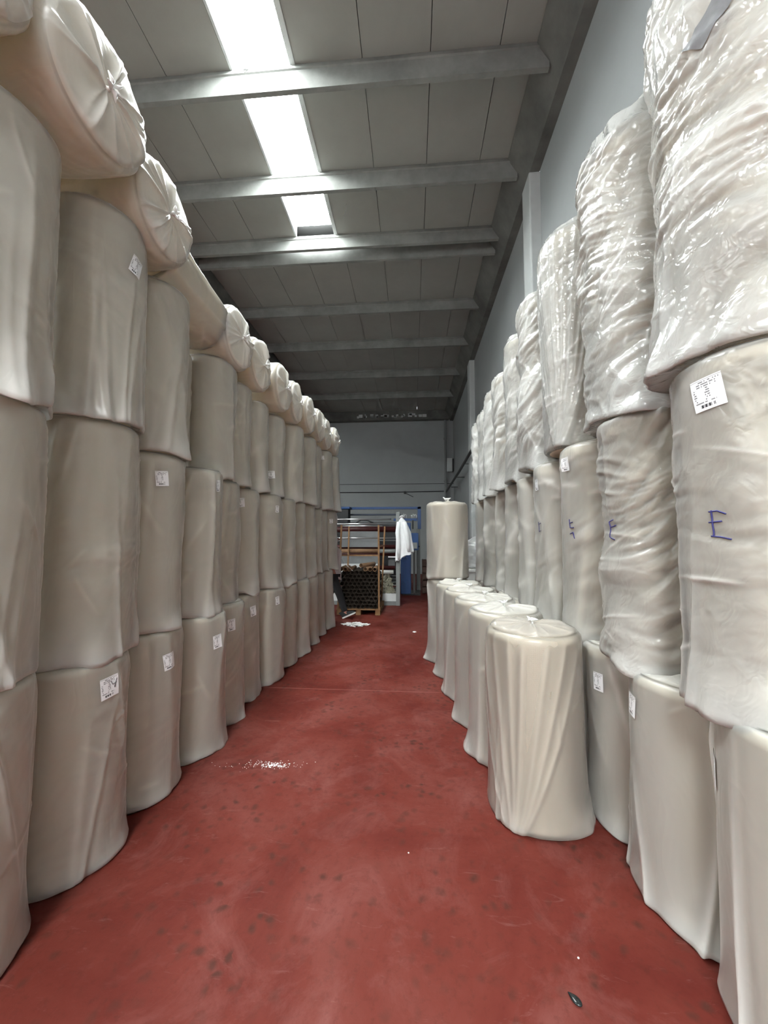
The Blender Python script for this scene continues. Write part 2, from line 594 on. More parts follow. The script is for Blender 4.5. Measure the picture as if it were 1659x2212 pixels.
class Bag:
    """a loose film bag around a roll of radius r and height h; local z runs along the roll"""

    def __init__(self, r, h, seed, nth, nz, style='drape', folds=9, fold_amp=0.016, low=0.008, crumple=0.0,
                 flare=0.02, sag=0.03, lobes=(), peak=0.0, peak_off=(0, 0), gather=0.010, gathers=16, fan=None,
                 top_flare=0.0, dome=0.012, gap=0.007, side_bulge=0.0, seam=PI, creases=9, crease_dir=(0.9, .8), crease_white=.18):
        rng = np.random.default_rng(seed)
        self.r, self.h = r, h
        th = np.linspace(0, 2 * PI, nth, endpoint=False)
        prof = []                                   # (kind, rho factor, z)
        rb = r + gap
        for f in (0.35, 0.75, 0.93):
            prof.append((0, f * rb, 0.006))
        cr = 0.028
        for a in (0.25, 0.6, 1.0):
            prof.append((1, rb - cr + cr * math.sin(a * PI / 2), cr - cr * math.cos(a * PI / 2)))
        for z in np.linspace(cr, h - 0.035, nz)[1:]:
            prof.append((2, rb, z))
        ct = 0.035
        for a in (0.3, 0.65, 0.95):
            prof.append((3, rb - ct + ct * math.cos(a * PI / 2), h - ct + ct * math.sin(a * PI / 2) + 0.004))
        caps = (0.9, 0.8, 0.68, 0.56, 0.44, 0.33, 0.23, 0.14, 0.07, 0.02)
        for f in caps:
            prof.append((4, f * rb, h + 0.005))
        kind = np.array([p[0] for p in prof])
        rho = np.array([p[1] for p in prof])[:, None] * np.ones((1, nth))
        z = np.array([p[2] for p in prof])[:, None] * np.ones((1, nth))
        T = th[None, :] * np.ones((len(prof), 1))
        zz = z / h
        P0 = np.stack([np.cos(T) * rho, np.sin(T) * rho, z], -1) + rng.uniform(0, 60, 3)
        side = smooth01((rho / rb - 0.6) / 0.35)
        mid = smooth01((h - z) / 0.10)              # folds die out at the tight top rim
        loose_x = 0.0
        d = low * (0.7 + perlin(P0 * np.array([3.2, 3.2, 1.7]))) + 0.4 * low * perlin(P0 * np.array([8, 8, 4.0]))
        d += side_bulge * np.sin(np.clip(zz, 0, 1) * PI)
        # long folds
        eps = 1.6 * 2 * PI / nth
        for k in range(folds):
            t0 = rng.uniform(0, 2 * PI)
            sl = rng.normal(0, 0.45)
            cv = rng.normal(0, 0.25)
            wd = max(rng.uniform(0.018, 0.085), 1.7 * 2 * PI / nth)
            amp = fold_amp * rng.uniform(0.35, 1.0)
            if rng.random() < 0.6:
                env = np.clip(1.1 - zz * rng.uniform(0.9, 1.6), 0, 1)
            else:
                env = np.clip(zz * rng.uniform(1.0, 1.7) - 0.25, 0, 1)
            u = (T - t0 - sl * zz - cv * zz ** 2 + PI) % (2 * PI) - PI
            fp = env * np.exp(-(np.sqrt(u * u + eps * eps) - eps) / wd) * mid
            d = d + amp * fp
            loose_x = loose_x + (amp / 0.02) * fp ** 1.5
            d = d - amp * 0.25 * env * np.exp(-((u - 2.2 * wd) / (1.5 * wd)) ** 2) * mid
        if fan is not None:                         # many folds running together at one point of the hem
            t0, nf, spread, amp = fan
            for k in range(nf):
                s = (k + rng.uniform(-.3, .3)) / (nf - 1) * 2 - 1
                u = (T - t0 - s * spread * np.clip(zz + 0.06, 0, 1.1) ** 0.8 + PI) % (2 * PI) - PI
                wd = max(0.012, 1.3 * 2 * PI / nth) + 0.022 * np.clip(zz, 0, 1)
                fp = rng.uniform(0.4, 1) * np.exp(-(np.sqrt(u * u + eps * eps) - eps) / wd) * mid
                d = d + amp * fp
                loose_x = loose_x + 0.8 * fp ** 1.5
        if crumple:
            uu = r * ((T - seam) % (2 * PI))
            w1 = perlin(P0 * 2.6) * 0.16
            w2 = perlin(P0 * 2.6 + 40) * 0.16
            mask = smooth01(0.5 + 1.7 * perlin(P0 * np.array([2.7, 2.7, 2.0]) + 17))
            acc = 0
            ang0 = rng.uniform(0.35, 0.95) * (1 if rng.random() < .75 else -1)
            for k, (su, sv, am) in enumerate(((2.2, 4.5, 0.9), (3.4, 9.5, 0.62), (6.0, 19.0, 0.42), (11.0, 34.0, 0.24))):
                an = ang0 + rng.normal(0, 0.25) + 0.5 * perlin(P0 * 1.3 + 7 * k)
                U = (uu + w1) * np.cos(an) + (z + w2) * np.sin(an)
                W = -(uu + w1) * np.sin(an) + (z + w2) * np.cos(an)
                f_ = facets(U * su + 9.3 * k, W * sv + 4.1 * k, seed * 7 + k)
                acc = acc + am * (f_ - 0.5) * (1 if k < 2 else (0.25 + 1.3 * mask))
            acc = acc + 0.35
            d = d + crumple * 1.5 * np.maximum(acc, -.1)
            loose_x = crumple * 12 * np.maximum(acc - 0.35, 0)
        # short sharp creases, whitened in the film opacity as painted glints
        for k in range(creases):
            t0, zc0 = rng.uniform(0, 2 * PI), rng.uniform(0.08, 0.92) * h
            an = rng.normal(crease_dir[0], crease_dir[1])
            ln_ = rng.uniform(0.04, 0.20)
            u = ((T - t0 + PI) % (2 * PI) - PI) * r
            a_ = u * math.cos(an) + (z - zc0) * math.sin(an)
            b_ = -u * math.sin(an) + (z - zc0) * math.cos(an) + 0.05 * a_ ** 2 / ln_
            cw = max(0.0045, 1.1 * 2 * PI * r / nth)
            g = np.clip(1 - (a_ / ln_) ** 2, 0, 1) * np.exp(-(np.sqrt(b_ * b_ + cw * cw) - cw) / cw) * mid
            d = d + rng.uniform(.003, .007) * g
            loose_x = loose_x + crease_white * g
        d = np.maximum(d, 0.0006)
        # loose hem round the foot
        hem = np.exp(-np.clip(z, 0, None) / 0.10)
        hn = 0.55 + 0.9 * perlin(P0 * np.array([4.5, 4.5, 0]) + 5) + 0.3 * perlin(P0 * np.array([12, 12, 3]) + 9)
        hemd = flare * np.clip(hn, 0.05, 1.6) * hem
        drop = sag * np.clip(0.5 + 0.8 * perlin(P0 * np.array([5, 5, 0]) + 3), 0.05, 1.1)
        dropw = np.exp(-np.clip(z, 0, None) / 0.06) * np.clip((rho - 0.8 * rb) / (0.2 * rb), 0, 1)
        zoff = -drop * dropw
        for (t0, amp, wd, ht, dn) in lobes:
            u = (T - t0 + PI) % (2 * PI) - PI
            g = np.exp(-(u / wd) ** 2) * np.exp(-np.clip(z, 0, None) / ht)
            hemd = hemd + amp * g * (0.8 + 0.5 * perlin(P0 * 9))
            zoff = zoff - dn * np.exp(-(u / wd) ** 2) * dropw
        if top_flare:
            d = d + top_flare * smooth01((zz - 0.55) / 0.4) * (1 + perlin(P0 * 4))
        full = (d + hemd) * side
        R = rho + full
        # caps: gathered towards the middle
        Z = z + zoff
        capm = (kind == 4)[:, None] * np.ones((1, nth))
        f = np.clip(rho / rb, 0, 1)
        gn = 0
        for k in range(gathers):
            t0 = rng.uniform(0, 2 * PI)
            u = (T - t0 - rng.normal(0, .15) * (1 - f) + PI) % (2 * PI) - PI
            wd = rng.uniform(0.05, 0.16)
            gn = gn + rng.uniform(0.4, 1.0) * np.exp(-np.abs(u) / wd)
        gn = gn + 0.5 * perlin(P0 * np.array([9, 9, 9.0]))
        Z = Z + capm * (dome * (1 - f ** 2) + gather * gn * np.clip(f * 3, 0, 1) * np.clip((1.04 - f) * 4, 0, 1))
        if peak:
            s = np.clip((zz - 0.93) / 0.07, 0, 1) * 0
            pk = capm * (1 - f) ** 0.75 * peak
            Z = Z + pk * (1 + 0.25 * perlin(P0 * 5))
        X = np.cos(T) * R
        Y = np.sin(T) * R
        if peak:
            X = X + capm * (1 - f) * peak_off[0]
            Y = Y + capm * (1 - f) * peak_off[1]
            j = capm * peak * 0.18 * perlin(P0 * 9)
            X = X + j * np.cos(T)
            Y = Y + j * np.sin(T)
        self.T, self.R, self.Z, self.nth = th, R, Z, nth
        self.sel = np.where(kind == 2)[0]
        self.zs = z[self.sel, 0]
        V = np.stack([X, Y, Z], -1)
        n, q = V.shape[0], []
        idx = np.arange(n * nth).reshape(n, nth)
        a = idx[:-1]
        b = idx[1:]
        q = np.stack([a, np.roll(a, -1, 1), np.roll(b, -1, 1), b], -1).reshape(-1, 4)
        self.me = mesh_np('plastic_bag', V.reshape(-1, 3), q)
        loose = np.clip(0.35 * smooth01((full - 0.008) / 0.04) + 0.55 * loose_x * side + 9.0 * np.clip(hemd - 0.012, 0, .06), 0, 1) * (1 - capm) + capm * (0.35 + 0.3 * np.clip(gn, 0, 1))
        at = self.me.attributes.new('loose', 'FLOAT', 'POINT')
        at.data.foreach_set('value', loose.ravel().astype(np.float32))

    def at(self, th, z, off=0.003):
        """point on the film at angle th and local height z"""
        i = np.interp(z, self.zs, np.arange(len(self.zs)))
        i0 = int(min(i, len(self.zs) - 2))
        k = (th % (2 * PI)) / (2 * PI) * self.nth
        k0 = int(k) % self.nth
        k1 = (k0 + 1) % self.nth
        R = self.R[self.sel]
        fa, fk = i - i0, k - int(k)
        rr = (R[i0, k0] * (1 - fk) + R[i0, k1] * fk) * (1 - fa) + (R[i0 + 1, k0] * (1 - fk) + R[i0 + 1, k1] * fk) * fa
        return ((rr + off) * math.cos(th), (rr + off) * math.sin(th), z)

    def patch(self, th, z, wd, ht, tilt, off, nx=8, ny=8):
        V, Q, UV = [], [], []
        sr = self.r + 0.01
        for j in range(ny + 1):
            for i in range(nx + 1):
                a, b = (i / nx - 0.5) * wd, (j / ny - 0.5) * ht
                x = a * math.cos(tilt) - b * math.sin(tilt)
                y = a * math.sin(tilt) + b * math.cos(tilt)
                V.append(self.at(th + x / sr, z + y, off))
                UV.append((i / nx, j / ny))
        for j in range(ny):
            for i in range(nx):
                k = j * (nx + 1) + i
                Q.append((k, k + 1, k + nx + 2, k + nx + 1))
        me = mesh_np('paper_label', V, Q)
        uv = me.uv_layers.new(name='UVMap')
        arr = np.array([UV[i] for q in Q for i in q], np.float32)
        uv.data.foreach_set('uv', arr.ravel())
        return me


def knot_mesh(seed, s=0.05):
    """twisted tuft of film where the bag is tied"""
    rng = random.Random(seed)
    mb = MB()
    mb.tube([(0, 0, -0.01), (0.002, 0, s * .35), (-.002, .003, s * .7)], [s * .30, s * .13, s * .2], 9)
    for k in range(5):
        a = k * 2 * PI / 5 + rng.uniform(-.4, .4)
        l = s * rng.uniform(.5, 1.1)
        mb.tube([(0, 0, s * .4), (math.cos(a) * l * .4, math.sin(a) * l * .4, s * .75), (math.cos(a) * l, math.sin(a) * l, s * rng.uniform(.6, 1.2))],
                [s * .14, s * .20, s * .04], 7)
    return mb.mesh('bag_knot', True)


ORD = ['first', 'second', 'third', 'fourth', 'fifth', 'sixth', 'seventh', 'eighth', 'ninth', 'tenth', 'eleventh', 'twelfth', 'thirteenth']
LABELS = []


def make_roll(name, x, y, z0, h, r, seed, label, group, film='film', near=1, rot=(0, 0, 0), knot=False, stickers=(), **kw):
    """one wrapped roll: foam_roll + plastic_bag (+ bag_knot, paper_label)"""
    root = empty(name, (x, y, z0), rot)
    tag(root, label, 'packing roll', group)
    nth, nz = {4: (420, 190), 3: (300, 120), 2: (170, 84), 1: (84, 54), 0: (56, 36)}[near]
    bag = Bag(r, h, seed, nth, nz, **kw)
    link('foam_roll', core_mesh(r, h, 56 if near > 1 else 36), M['foam'], root)
    b = link('plastic_bag', bag.me, M[film], root)
    if knot:
        link('bag_knot', knot_mesh(seed, 0.05 if knot is True else knot), M['film_knot'], b, (kw.get('peak_off', (0, 0))[0], kw.get('peak_off', (0, 0))[1], h + kw.get('dome', 0.012) + kw.get('peak', 0)))
    for (th, z, wd, ht, tilt) in stickers:
        link('paper_label', bag.patch(th, z - z0, wd, ht, tilt, 0.004), M['label'], b)
    return root, bag, b


def scrawl(bag, parent, z0, th, z, s=1.0):
    """the pen mark on a label"""
    k = bag.r + .014
    pts = [[(-.006, .022), (.004, .004), (.022, .010)], [(.022, .030), (.018, .008), (.014, -.014)]]
    mb = MB()
    for ln in pts:
        mb.tube([bag.at(th + a * s / k, z - z0 + b * s, .006) for a, b in ln], .0014, 5)
    return mb.build('pen_mark', M['black_ink'], parent, True)


def neighbour_r(L, i, cap=0.25):
    ds = [math.dist(L[i], L[j]) for j in range(len(L)) if j != i]
    return max(0.19, min(cap, min(ds) / 2 - 0.012))


#@STRUCTURE
# ------------------------------------------------------------------ room
DX0, DX1, DZ = -4.5, 1.5, 4.8          # unseen loading doorway, added behind the viewpoint for its daylight
XW, XL, YB, YF = 1.80, -14.0, 16.9, -11.0
ZC = 7.15
floor = MB().box((XL - 0.3, YF - 0.3, -0.2), (XW + 0.3, YB + 0.3, 0)).build('floor', M['floor'])
MB().box((XL - .3, YF - .3, .0), (-4.6, YB + .3, .004)).build('added_floor_left', M['concrete'])['kind'] = 'structure'  # unseen grey floor, added so that less red light bounces up
structure(floor, 'scuffed red painted concrete floor with dark drip marks', 'floor')
MB().box((-4.4, 4.10, 0.0), (1.0, 4.105, 0.0008)).build('floor_joint', M['pale_joint'], floor)

# right wall with pilasters
wr = empty('wall_right')
structure(wr, 'pale grey precast concrete wall along the right side', 'wall')
prev = YF
for k, (ya, yb) in enumerate([(-0.58, -0.22), (5.22, 5.57), (11.0, 11.4), (YB + .15, YB + .2)]):
    MB().box((XW, prev, 0), (XW + 0.2, ya - 0.001, 6.95)).build('wall_panel', M['wall'], wr)
    if k < 3:
        MB().box((XW - 0.15, ya, 0), (XW + 0.2, yb, 6.73), 0.02).build('pilaster', M['wall_white'], wr)
    prev = yb + 0.001
# back wall in two precast panels
wb = empty('wall_back')
structure(wb, 'dark grey precast concrete wall at the far end', 'wall')
MB().box((XL, YB, 0), (XW, YB + 0.2, 3.93)).build('wall_panel', M['wall'], wb)
MB().box((XL, YB, 3.955), (XW, YB + 0.2, 7.3)).build('wall_panel', M['wall'], wb)
MB().box((XL, YB + 0.03, 3.90), (XW, YB + 0.22, 3.97)).build('panel_joint', M['joint'], wb)
wl = MB().box((XL - 0.2, YF, 0), (XL, YB, 7.3)).build('wall_left', M['wall'])
structure(wl, 'grey wall of the unseen hall bay added behind the left-hand stack', 'wall')
# wall behind the viewpoint, with an added wide doorway that lets daylight in
wf = MB().box((XL, YF - 0.2, 0), (DX0, YF, 7.3)).box((DX1, YF - 0.2, 0), (XW, YF, 7.3)).box((DX0, YF - 0.2, DZ), (DX1, YF, 7.3)).build('wall_front', M['wall'])
structure(wf, 'grey wall behind the viewpoint', 'wall')

# ceiling: boards between concrete purlins, gutter beam on the right, edge beam on the left
ce = empty('ceiling')
structure(ce, 'grey ceiling boards between concrete purlins', 'ceiling')
PY = [-8.8, -6.2, -4.9, -3.6, -2.35, -1.1, 0.17, 1.47, 2.77, 4.08, 5.41, 6.63, 6.93, 8.71, 10.43, 12.4, 14.35]
bays = list(zip([YF] + PY, PY + [YB - .25]))
near_j = [-4.2, -3.64, -2.94, -2.145, -1.39, -0.56, 0.228, 1.01, 1.44]
far_j = [-4.2, -3.60, -2.84, -2.08, -1.31, -0.55, 0.20, 0.96, 1.44]
sky_n = 0
bay_i = 0
XB = -4.2
REAR = [-2.15, 0.30]          # wide unseen rooflights, added behind the viewpoint to light the aisle
for (ya, yb) in bays:
    if yb - ya < 0.35:
        continue
    J = near_j if yb < 6.8 else far_j
    for xa, xb in zip(J, J[1:]):
        if yb < 6.8 and ya > 1.4 and abs(xa + 2.145) < 0.01:
            sky_n += 1
            f = MB()
            f.box((xa, ya, ZC), (xa + 0.03, yb, ZC + 0.25)).box((xb - 0.03, ya, ZC), (xb, yb, ZC + 0.25))
            fo = f.build('window_%d' % sky_n, M['wall_white'])
            structure(fo, '%s glowing white rooflight panel above the left-hand stack' % ('farthest' if ya > 5 else 'middle' if ya > 4 else 'nearest visible' if ya > 2.5 else 'overhead out of sight'), 'window')
            MB().box((xb - 0.005, ya, ZC - 0.012), (xb + 0.035, yb, ZC + 0.004)).build('trim_strip', M['wall_white'], fo)
            MB().box((xa + 0.03, ya, ZC + 0.20), (xb - 0.03, yb, ZC + 0.22)).build('pane', M['sky'], fo)
        elif yb > 1.5:
            MB().box((xa + 0.004, ya, ZC), (xb - 0.004, yb, ZC + 0.10)).build('ceiling_panel', M['panel'], ce)
    if yb <= 1.5:
        xs_ = [XB] + REAR + [1.44]
        for q, (xa, xb) in enumerate(zip(xs_, xs_[1:])):
            if q % 2 == 0:
                MB().box((xa, ya, ZC), (xb, yb, ZC + .1)).build('ceiling_panel', M['panel'], ce)
            elif -9 < ya < -4.0:
                sky_n += 1
                fo = MB().box((xa, ya, ZC), (xa + .03, yb, ZC + .25)).box((xb - .03, ya, ZC), (xb, yb, ZC + .25)).build('window_%d' % sky_n, M['wall_white'])
                structure(fo, 'wide unseen rooflight added behind the viewpoint', 'window')
                MB().box((xa + .03, ya, ZC + .10), (xb - .03, yb, ZC + .12)).build('pane', M['sky'], fo)
# unseen neighbouring bay beyond the edge beam, added with a rooflight strip for light
strips = [(-10.6, -9.7)]
xs = [XL] + sorted(v for p in strips for v in p) + [XB]
for xa, xb in zip(xs, xs[1:]):
    if (xa, xb) in strips:
        sky_n += 1
        fo = MB().box((xa, YF, ZC), (xa + .03, 7.0, ZC + .25)).box((xb - .03, YF, ZC), (xb, 7.0, ZC + .25)).build('window_%d' % sky_n, M['wall_white'])
        structure(fo, 'long unseen rooflight strip over the hall bay added beyond the left-hand stack', 'window')
        MB().box((xa + .03, YF, ZC + .10), (xb - .03, 7.0, ZC + .12)).build('pane', M['sky'], fo)
        MB().box((xa, 7.0, ZC), (xb, YB, ZC + .1)).build('ceiling_panel', M['panel'], ce)
    else:
        MB().box((xa, YF, ZC), (xb, YB, ZC + .1)).build('ceiling_panel', M['panel'], ce)
MB().box((XL, YF, ZC + 0.26), (XW, YB, ZC + 0.3)).build('roof_deck', M['joint'], ce)
for k, y in enumerate(PY):
    far = y > 7.0
    d0 = 0.30 if y < 6 else 0.25
    w1 = 0.06
    out = [(y, ZC + 0.0), (y - 0.012, ZC - 0.06), (y + 0.004, ZC - 0.07), (y + 0.012, ZC - d0), (y + 0.07, ZC - d0), (y + 0.10, ZC - 0.07), (y + 0.11, ZC)]
    if abs(y - 6.93) < .01:
        out = [(a, b if b > ZC - .1 else b - .04) for a, b in out]
    MB().prism(out, 'x', XB + 0.02, 1.55).build('purlin', M['concrete'], ce)
# gutter beam: sloping inner face, flat soffit
MB().prism([(1.42, ZC + 0.02), (1.42, ZC - 0.03), (1.50, ZC - 0.16), (1.67, 6.74), (1.80, 6.73), (1.80, ZC + 0.2)], 'y', YF, YB).build('gutter_beam', M['concrete_dark'], ce)
MB().prism([(-4.55, ZC + .1), (-4.18, ZC + .1), (-4.18, 6.1), (-4.55, 6.1)], 'y', YF, YB).build('edge_beam', M['concrete_dark'], ce)
MB().box((-4.18, YB - 0.28, 6.75), (1.6, YB, ZC + 0.02)).build('end_beam', M['concrete_dark'], ce)
mb = MB()
rn = random.Random(4)
for k in range(26):
    x = -2.4 + 3.0 * (k / 26) + rn.uniform(-.1, .1)
    mb.box((x, YB - 0.287, 6.84 + rn.uniform(0, .10)), (x + rn.uniform(.03, .18), YB - 0.28, 6.96 + rn.uniform(-.03, .08)))
pe = mb.build('peeling_paint', M['wall_white'], ce)
pe['kind'] = 'stuff'

# pipes, cable and lamp box on the far walls
o = MB().rod((1.43, 16.72, 2.6), (1.43, 16.72, 6.72), 0.05, 14).box((1.37, 16.74, 4.0), (1.49, 16.895, 4.06)).box((1.37, 16.74, 5.9), (1.49, 16.895, 5.96)).build('downpipe', M['pipe'], smooth=False)
tag(o, 'grey vertical downpipe in the far right corner', 'pipe')
o = empty('conduit', (1.58, 10.0, 3.93))
tag(o, 'dark conduit running along the right wall to the far corner', 'conduit')
MB().tube([(0.0, -2.0, 0.06), (0, 0, 0.0), (-0.03, 3.0, -0.15), (-0.13, 6.6, -0.36)], 0.042, 8).build('conduit_pipe', M['dark_metal'], o)
for k in range(4):
    y = -0.6 + k * 2.0
    MB().box((-0.05, y, -0.10 - .085 * k), (0.215 if k != 1 else .2, y + 0.03, -0.07 - .085 * k)).build('bracket', M['dark_metal'], o)
o = MB().tube([(-4.5, 16.87, 3.58), (-1.3, 16.87, 3.57), (1.36, 16.87, 3.60)], 0.018, 6).build('wall_cable', M['black'])
tag(o, 'thin black cable stretched across the far wall', 'cable')
o = empty('junction_box', (-.34, 16.86, 3.56))
tag(o, 'small black junction box hanging on the far wall cable', 'junction box')
MB().box((-.05, -.02, -.06), (.05, .04, .05), .01).build('box_body', M['black'], o)
MB().tube([(.03, 0.02, -.03), (.2, 0.03, -.12), (.36, .035, -.2)], .012, 6).build('loose_wire', M['black'], o)
o = empty('lamp_box', (1.62, 16.75, 4.72))
tag(o, 'pale grey lamp box high in the far right corner', 'lamp box')
MB().box((-.14, -.12, -.30), (.10, .14, .30), .02).build('housing', M['wall_white'], o)
MB().box((.10, -.08, -.28), (.17, .10, .28), .02).build('side_cover', M['dark_metal'], o)

#@ROLLS
# ------------------------------------------------------------------ left-hand stack
T1 = [(-1.77, 1.36), (-1.78, 1.91), (-1.79, 2.43), (-1.72, 2.93), (-1.78, 3.40), (-1.83, 3.87), (-1.75, 4.37), (-1.74, 4.88), (-1.71, 5.36), (-1.71, 5.86), (-1.73, 6.38), (-1.69, 6.87)]
T2 = [(-1.79, 1.36), (-1.78, 1.95), (-1.80, 2.43), (-1.77, 2.93), (-1.85, 3.39), (-1.85, 3.86), (-1.80, 4.36), (-1.78, 4.86), (-1.77, 5.35), (-1.73, 5.82), (-1.72, 6.25), (-1.72, 6.67), (-1.65, 7.10)]
T3 = [(-1.79, 1.36), (-1.78, 1.95), (-1.80, 2.43), (-2.02, 2.85), (-1.82, 3.24), (-1.85, 3.67), (-1.86, 4.13), (-1.84, 4.60), (-1.77, 5.12), (-1.73, 5.72), (-1.75, 6.20), (-1.66, 6.65), (-1.62, 7.10)]
Z1 = [1.04, .98, 1.01, 1.01, 1.02, 1.03, 1.02, 1.01, 1.01, 1.01, 1.01, 1.01]
Z2T = [2.14, 2.20, 2.13, 2.12, 2.10, 2.08, 2.08, 2.08, 2.08, 2.08, 2.07, 2.07, 2.07]
Z3T = [3.33, 3.36, 3.27, 3.10, 3.15, 3.10, 3.08, 3.08, 3.10, 3.10, 3.10, 3.10, 3.10]
STK1 = {1: [(-0.16, .85, .085, .105, 0.12)], 2: [(-.24, .82, .075, .10, .15)], 3: [(-.27, .81, .07, .10, .1)], 4: [(-.54, .84, .07, .10, .05)], 5: [(-.31, .86, .08, .10, .1)], 6: [(-.44, .89, .06, .09, .1)]}
STK2 = {2: [(-.53, 1.97, .075, .095, .12)], 3: [(-.15, 2.0, .06, .09, .1)], 5: [(-.91, 1.94, .08, .09, .1)], 6: [(-.27, 1.92, .06, .08, 0)], 12: [(-.81, 1.89, .07, .08, .1)]}
STK3 = {1: [(-.05, 3.10, .07, .11, -.25)], 7: [(-.86, 2.34, .09, .09, .1)], 11: [(-1.15, 2.96, .08, .07, .1)]}


def lod(y):
    return 3 if y < 2.1 else 2 if y < 3.7 else 1 if y < 5.3 else 0


seed = 100
tiers = [('bottom', T1, [0] * 12, Z1, STK1), ('second', T2, [1.05, 1.0, 1.03, 1.03, 1.04, 1.05, 1.04, 1.03, 1.03, 1.03, 1.03, 1.03, 1.03], Z2T, STK2),
         ('third', T3, [2.16, 2.22, 2.15, 2.14, 2.12, 2.10, 2.10, 2.10, 2.10, 2.10, 2.09, 2.09, 2.09], Z3T, STK3)]
for tn, L, ZB, ZT, STK in tiers:
    for i, (x, y) in enumerate(L):
        seed += 1
        st = STK.get(i, ())
        lob = []
        rr_ = random.Random(seed)
        if tn != 'bottom' or i > 2:
            lob = [(rr_.uniform(-1.9, 0.3), rr_.uniform(.02, .045), rr_.uniform(.15, .40), .07, rr_.uniform(.01, .05)), (rr_.uniform(-1.9, 0.3), rr_.uniform(.01, .03), rr_.uniform(.15, .3), .05, rr_.uniform(.01, .03))]
        if tn == 'third' and i == 0:
            lob = [(-.15, .07, .30, .16, .05), (-.9, .05, .4, .12, .03)]
        if tn == 'third' and i == 1:
            lob = [(-1.45, .055, .3, .15, .02), (-.9, .03, .5, .05, .03)]
        if tn == 'bottom' and i == 0:
            lab = 'milky bagged roll in bottom tier of left stack, nearest the viewer, cut by frame edge'
        elif i == 0:
            lab = 'bagged roll nearest the viewer in %s tier of left stack, cut by frame edge' % tn
        else:
            lab = 'bagged roll%s, %s tier of left stack, %s from the viewer' % (' with paper label' if st else '', tn, ORD[i])
        sizes = {'bottom': dict(folds=14, fold_amp=.018, low=.010, flare=.045, sag=0.0),
                 'second': dict(folds=16, fold_amp=.018, low=.010, flare=.040, sag=.055),
                 'third': dict(folds=17, fold_amp=.020, low=.010, flare=.040, sag=.055)}[tn]
        r = neighbour_r(L, i)
        kn = lod(y)
        rr3 = make_roll('wrapped_roll', x, y, ZB[i], ZT[i] - ZB[i], r, seed, lab, 'rolls in the %s tier of the left stack' % tn,
                  near=kn, stickers=st, lobes=lob, rot=(0, 0, 0), gathers=6 if kn < 2 else 12, crumple=.006 if (i % 3 == 1 or tn == 'third') else .003, **sizes)
        if tn == 'bottom' and i == 1:
            scrawl(rr3[1], rr3[2], 0, -.12, .855)
# the column in front of it, just outside the picture, carries the first lying roll
for k, (zb, zt) in enumerate([(0, 1.03), (1.04, 2.12), (2.14, 3.33)]):
    for q, yy in enumerate((.84,)):
        seed += 1
        make_roll('wrapped_roll', -1.80, yy, zb, zt - zb, .24, seed, 'bagged roll at the near end of the left stack, %s tier, beside the viewpoint' % ['bottom', 'second', 'third'][k], 'rolls of the left stack beside the viewpoint', near=0)
# rolls lying across the top, ends towards the aisle
LY = [(-1.45, 0.98, 3.62, .27, 'cut off by the top left corner'), (-1.43, 1.535, 3.655, .285, 'largest end face, second from the viewer'), (-1.50, 2.09, 3.555, .265, 'third from the viewer, knot showing'),
      (-1.57, 3.28, 3.395, .262, 'fourth from the viewer, just past the tilted one'), (-1.57, 3.77, 3.375, .25, 'fifth from the viewer'), (-1.54, 4.36, 3.37, .262, 'sixth from the viewer, round end with knot'),
      (-1.53, 4.89, 3.375, .252, 'seventh from the viewer'), (-1.49, 5.40, 3.37, .252, 'fifth from the far end'), (-1.48, 5.93, 3.37, .25, 'fourth from the far end'), (-1.47, 6.44, 3.37, .25, 'second from the far end'), (-1.43, 7.0, 3.37, .25, 'last at the far end')]
for i, (xf, y, z, r, d) in enumerate(LY):
    seed += 1
    ln = 1.12
    lab = 'bagged roll lying across left stack top, %s' % d
    if 'fourth from the far end' in d:
        lab = 'bagged roll lying on top of left stack, third from the far end'
    if 'fifth from the far end' in d:
        lab = 'bagged roll lying on top of left stack, fourth from the far end'
    make_roll('lying_roll', xf - ln, y, z, ln, r - .012, seed, lab, 'rolls lying across the top of the left stack', near=max(1, lod(y)), rot=(0, PI / 2, 0.012 * (i % 3 - 1)),
              knot=0.055, gather=.022, gathers=22, dome=.035, folds=12, fold_amp=.016, low=.012, flare=.02, sag=0.0, top_flare=.012, crumple=.006, film='film')
seed += 1
make_roll('lying_roll', -1.80, 2.36, 3.535, .74, .225, seed, 'bagged roll tilted lengthwise on top of left stack, behind the third end face', 'rolls lying across the top of the left stack',
          near=2, rot=(-PI / 2 - .16, 0, 0), gather=.016, gathers=16, folds=10, fold_amp=.02, low=.012, flare=.015, sag=0, crumple=.005)

# ------------------------------------------------------------------ right-hand stack
R1 = [(1.305, 1.38), (1.29, 1.91), (1.30, 2.43), (1.29, 2.97), (1.28, 3.50), (1.27, 4.04), (1.26, 4.58), (1.25, 5.12), (1.24, 5.68)]
R2 = [(1.34, 1.53), (1.31, 2.12), (1.29, 2.66), (1.28, 3.22), (1.27, 3.76), (1.26, 4.26), (1.26, 4.75), (1.24, 5.29), (1.23, 5.86)]
R3 = [(1.38, 1.58), (1.34, 2.23), (1.29, 2.95), (1.28, 3.52), (1.27, 4.10), (1.26, 4.63), (1.24, 5.20), (1.24, 5.69), (1.23, 6.18)]
d1 = ['with paper label, bottom tier of right stack, nearest the viewer', 'with gathered top, bottom tier of right stack, second from the viewer', 'in bottom tier of right stack, pressed against the nearest floor roll',
      'in bottom tier of right stack, hidden behind the second floor roll', 'in bottom tier of right stack, hidden behind the third floor roll', 'in bottom tier of right stack, hidden behind the fourth floor roll',
      'in bottom tier of right stack, hidden behind the fifth floor roll', 'in bottom tier of right stack, hidden behind the tall pair of rolls', 'in bottom tier of right stack, last and hidden at the far end']
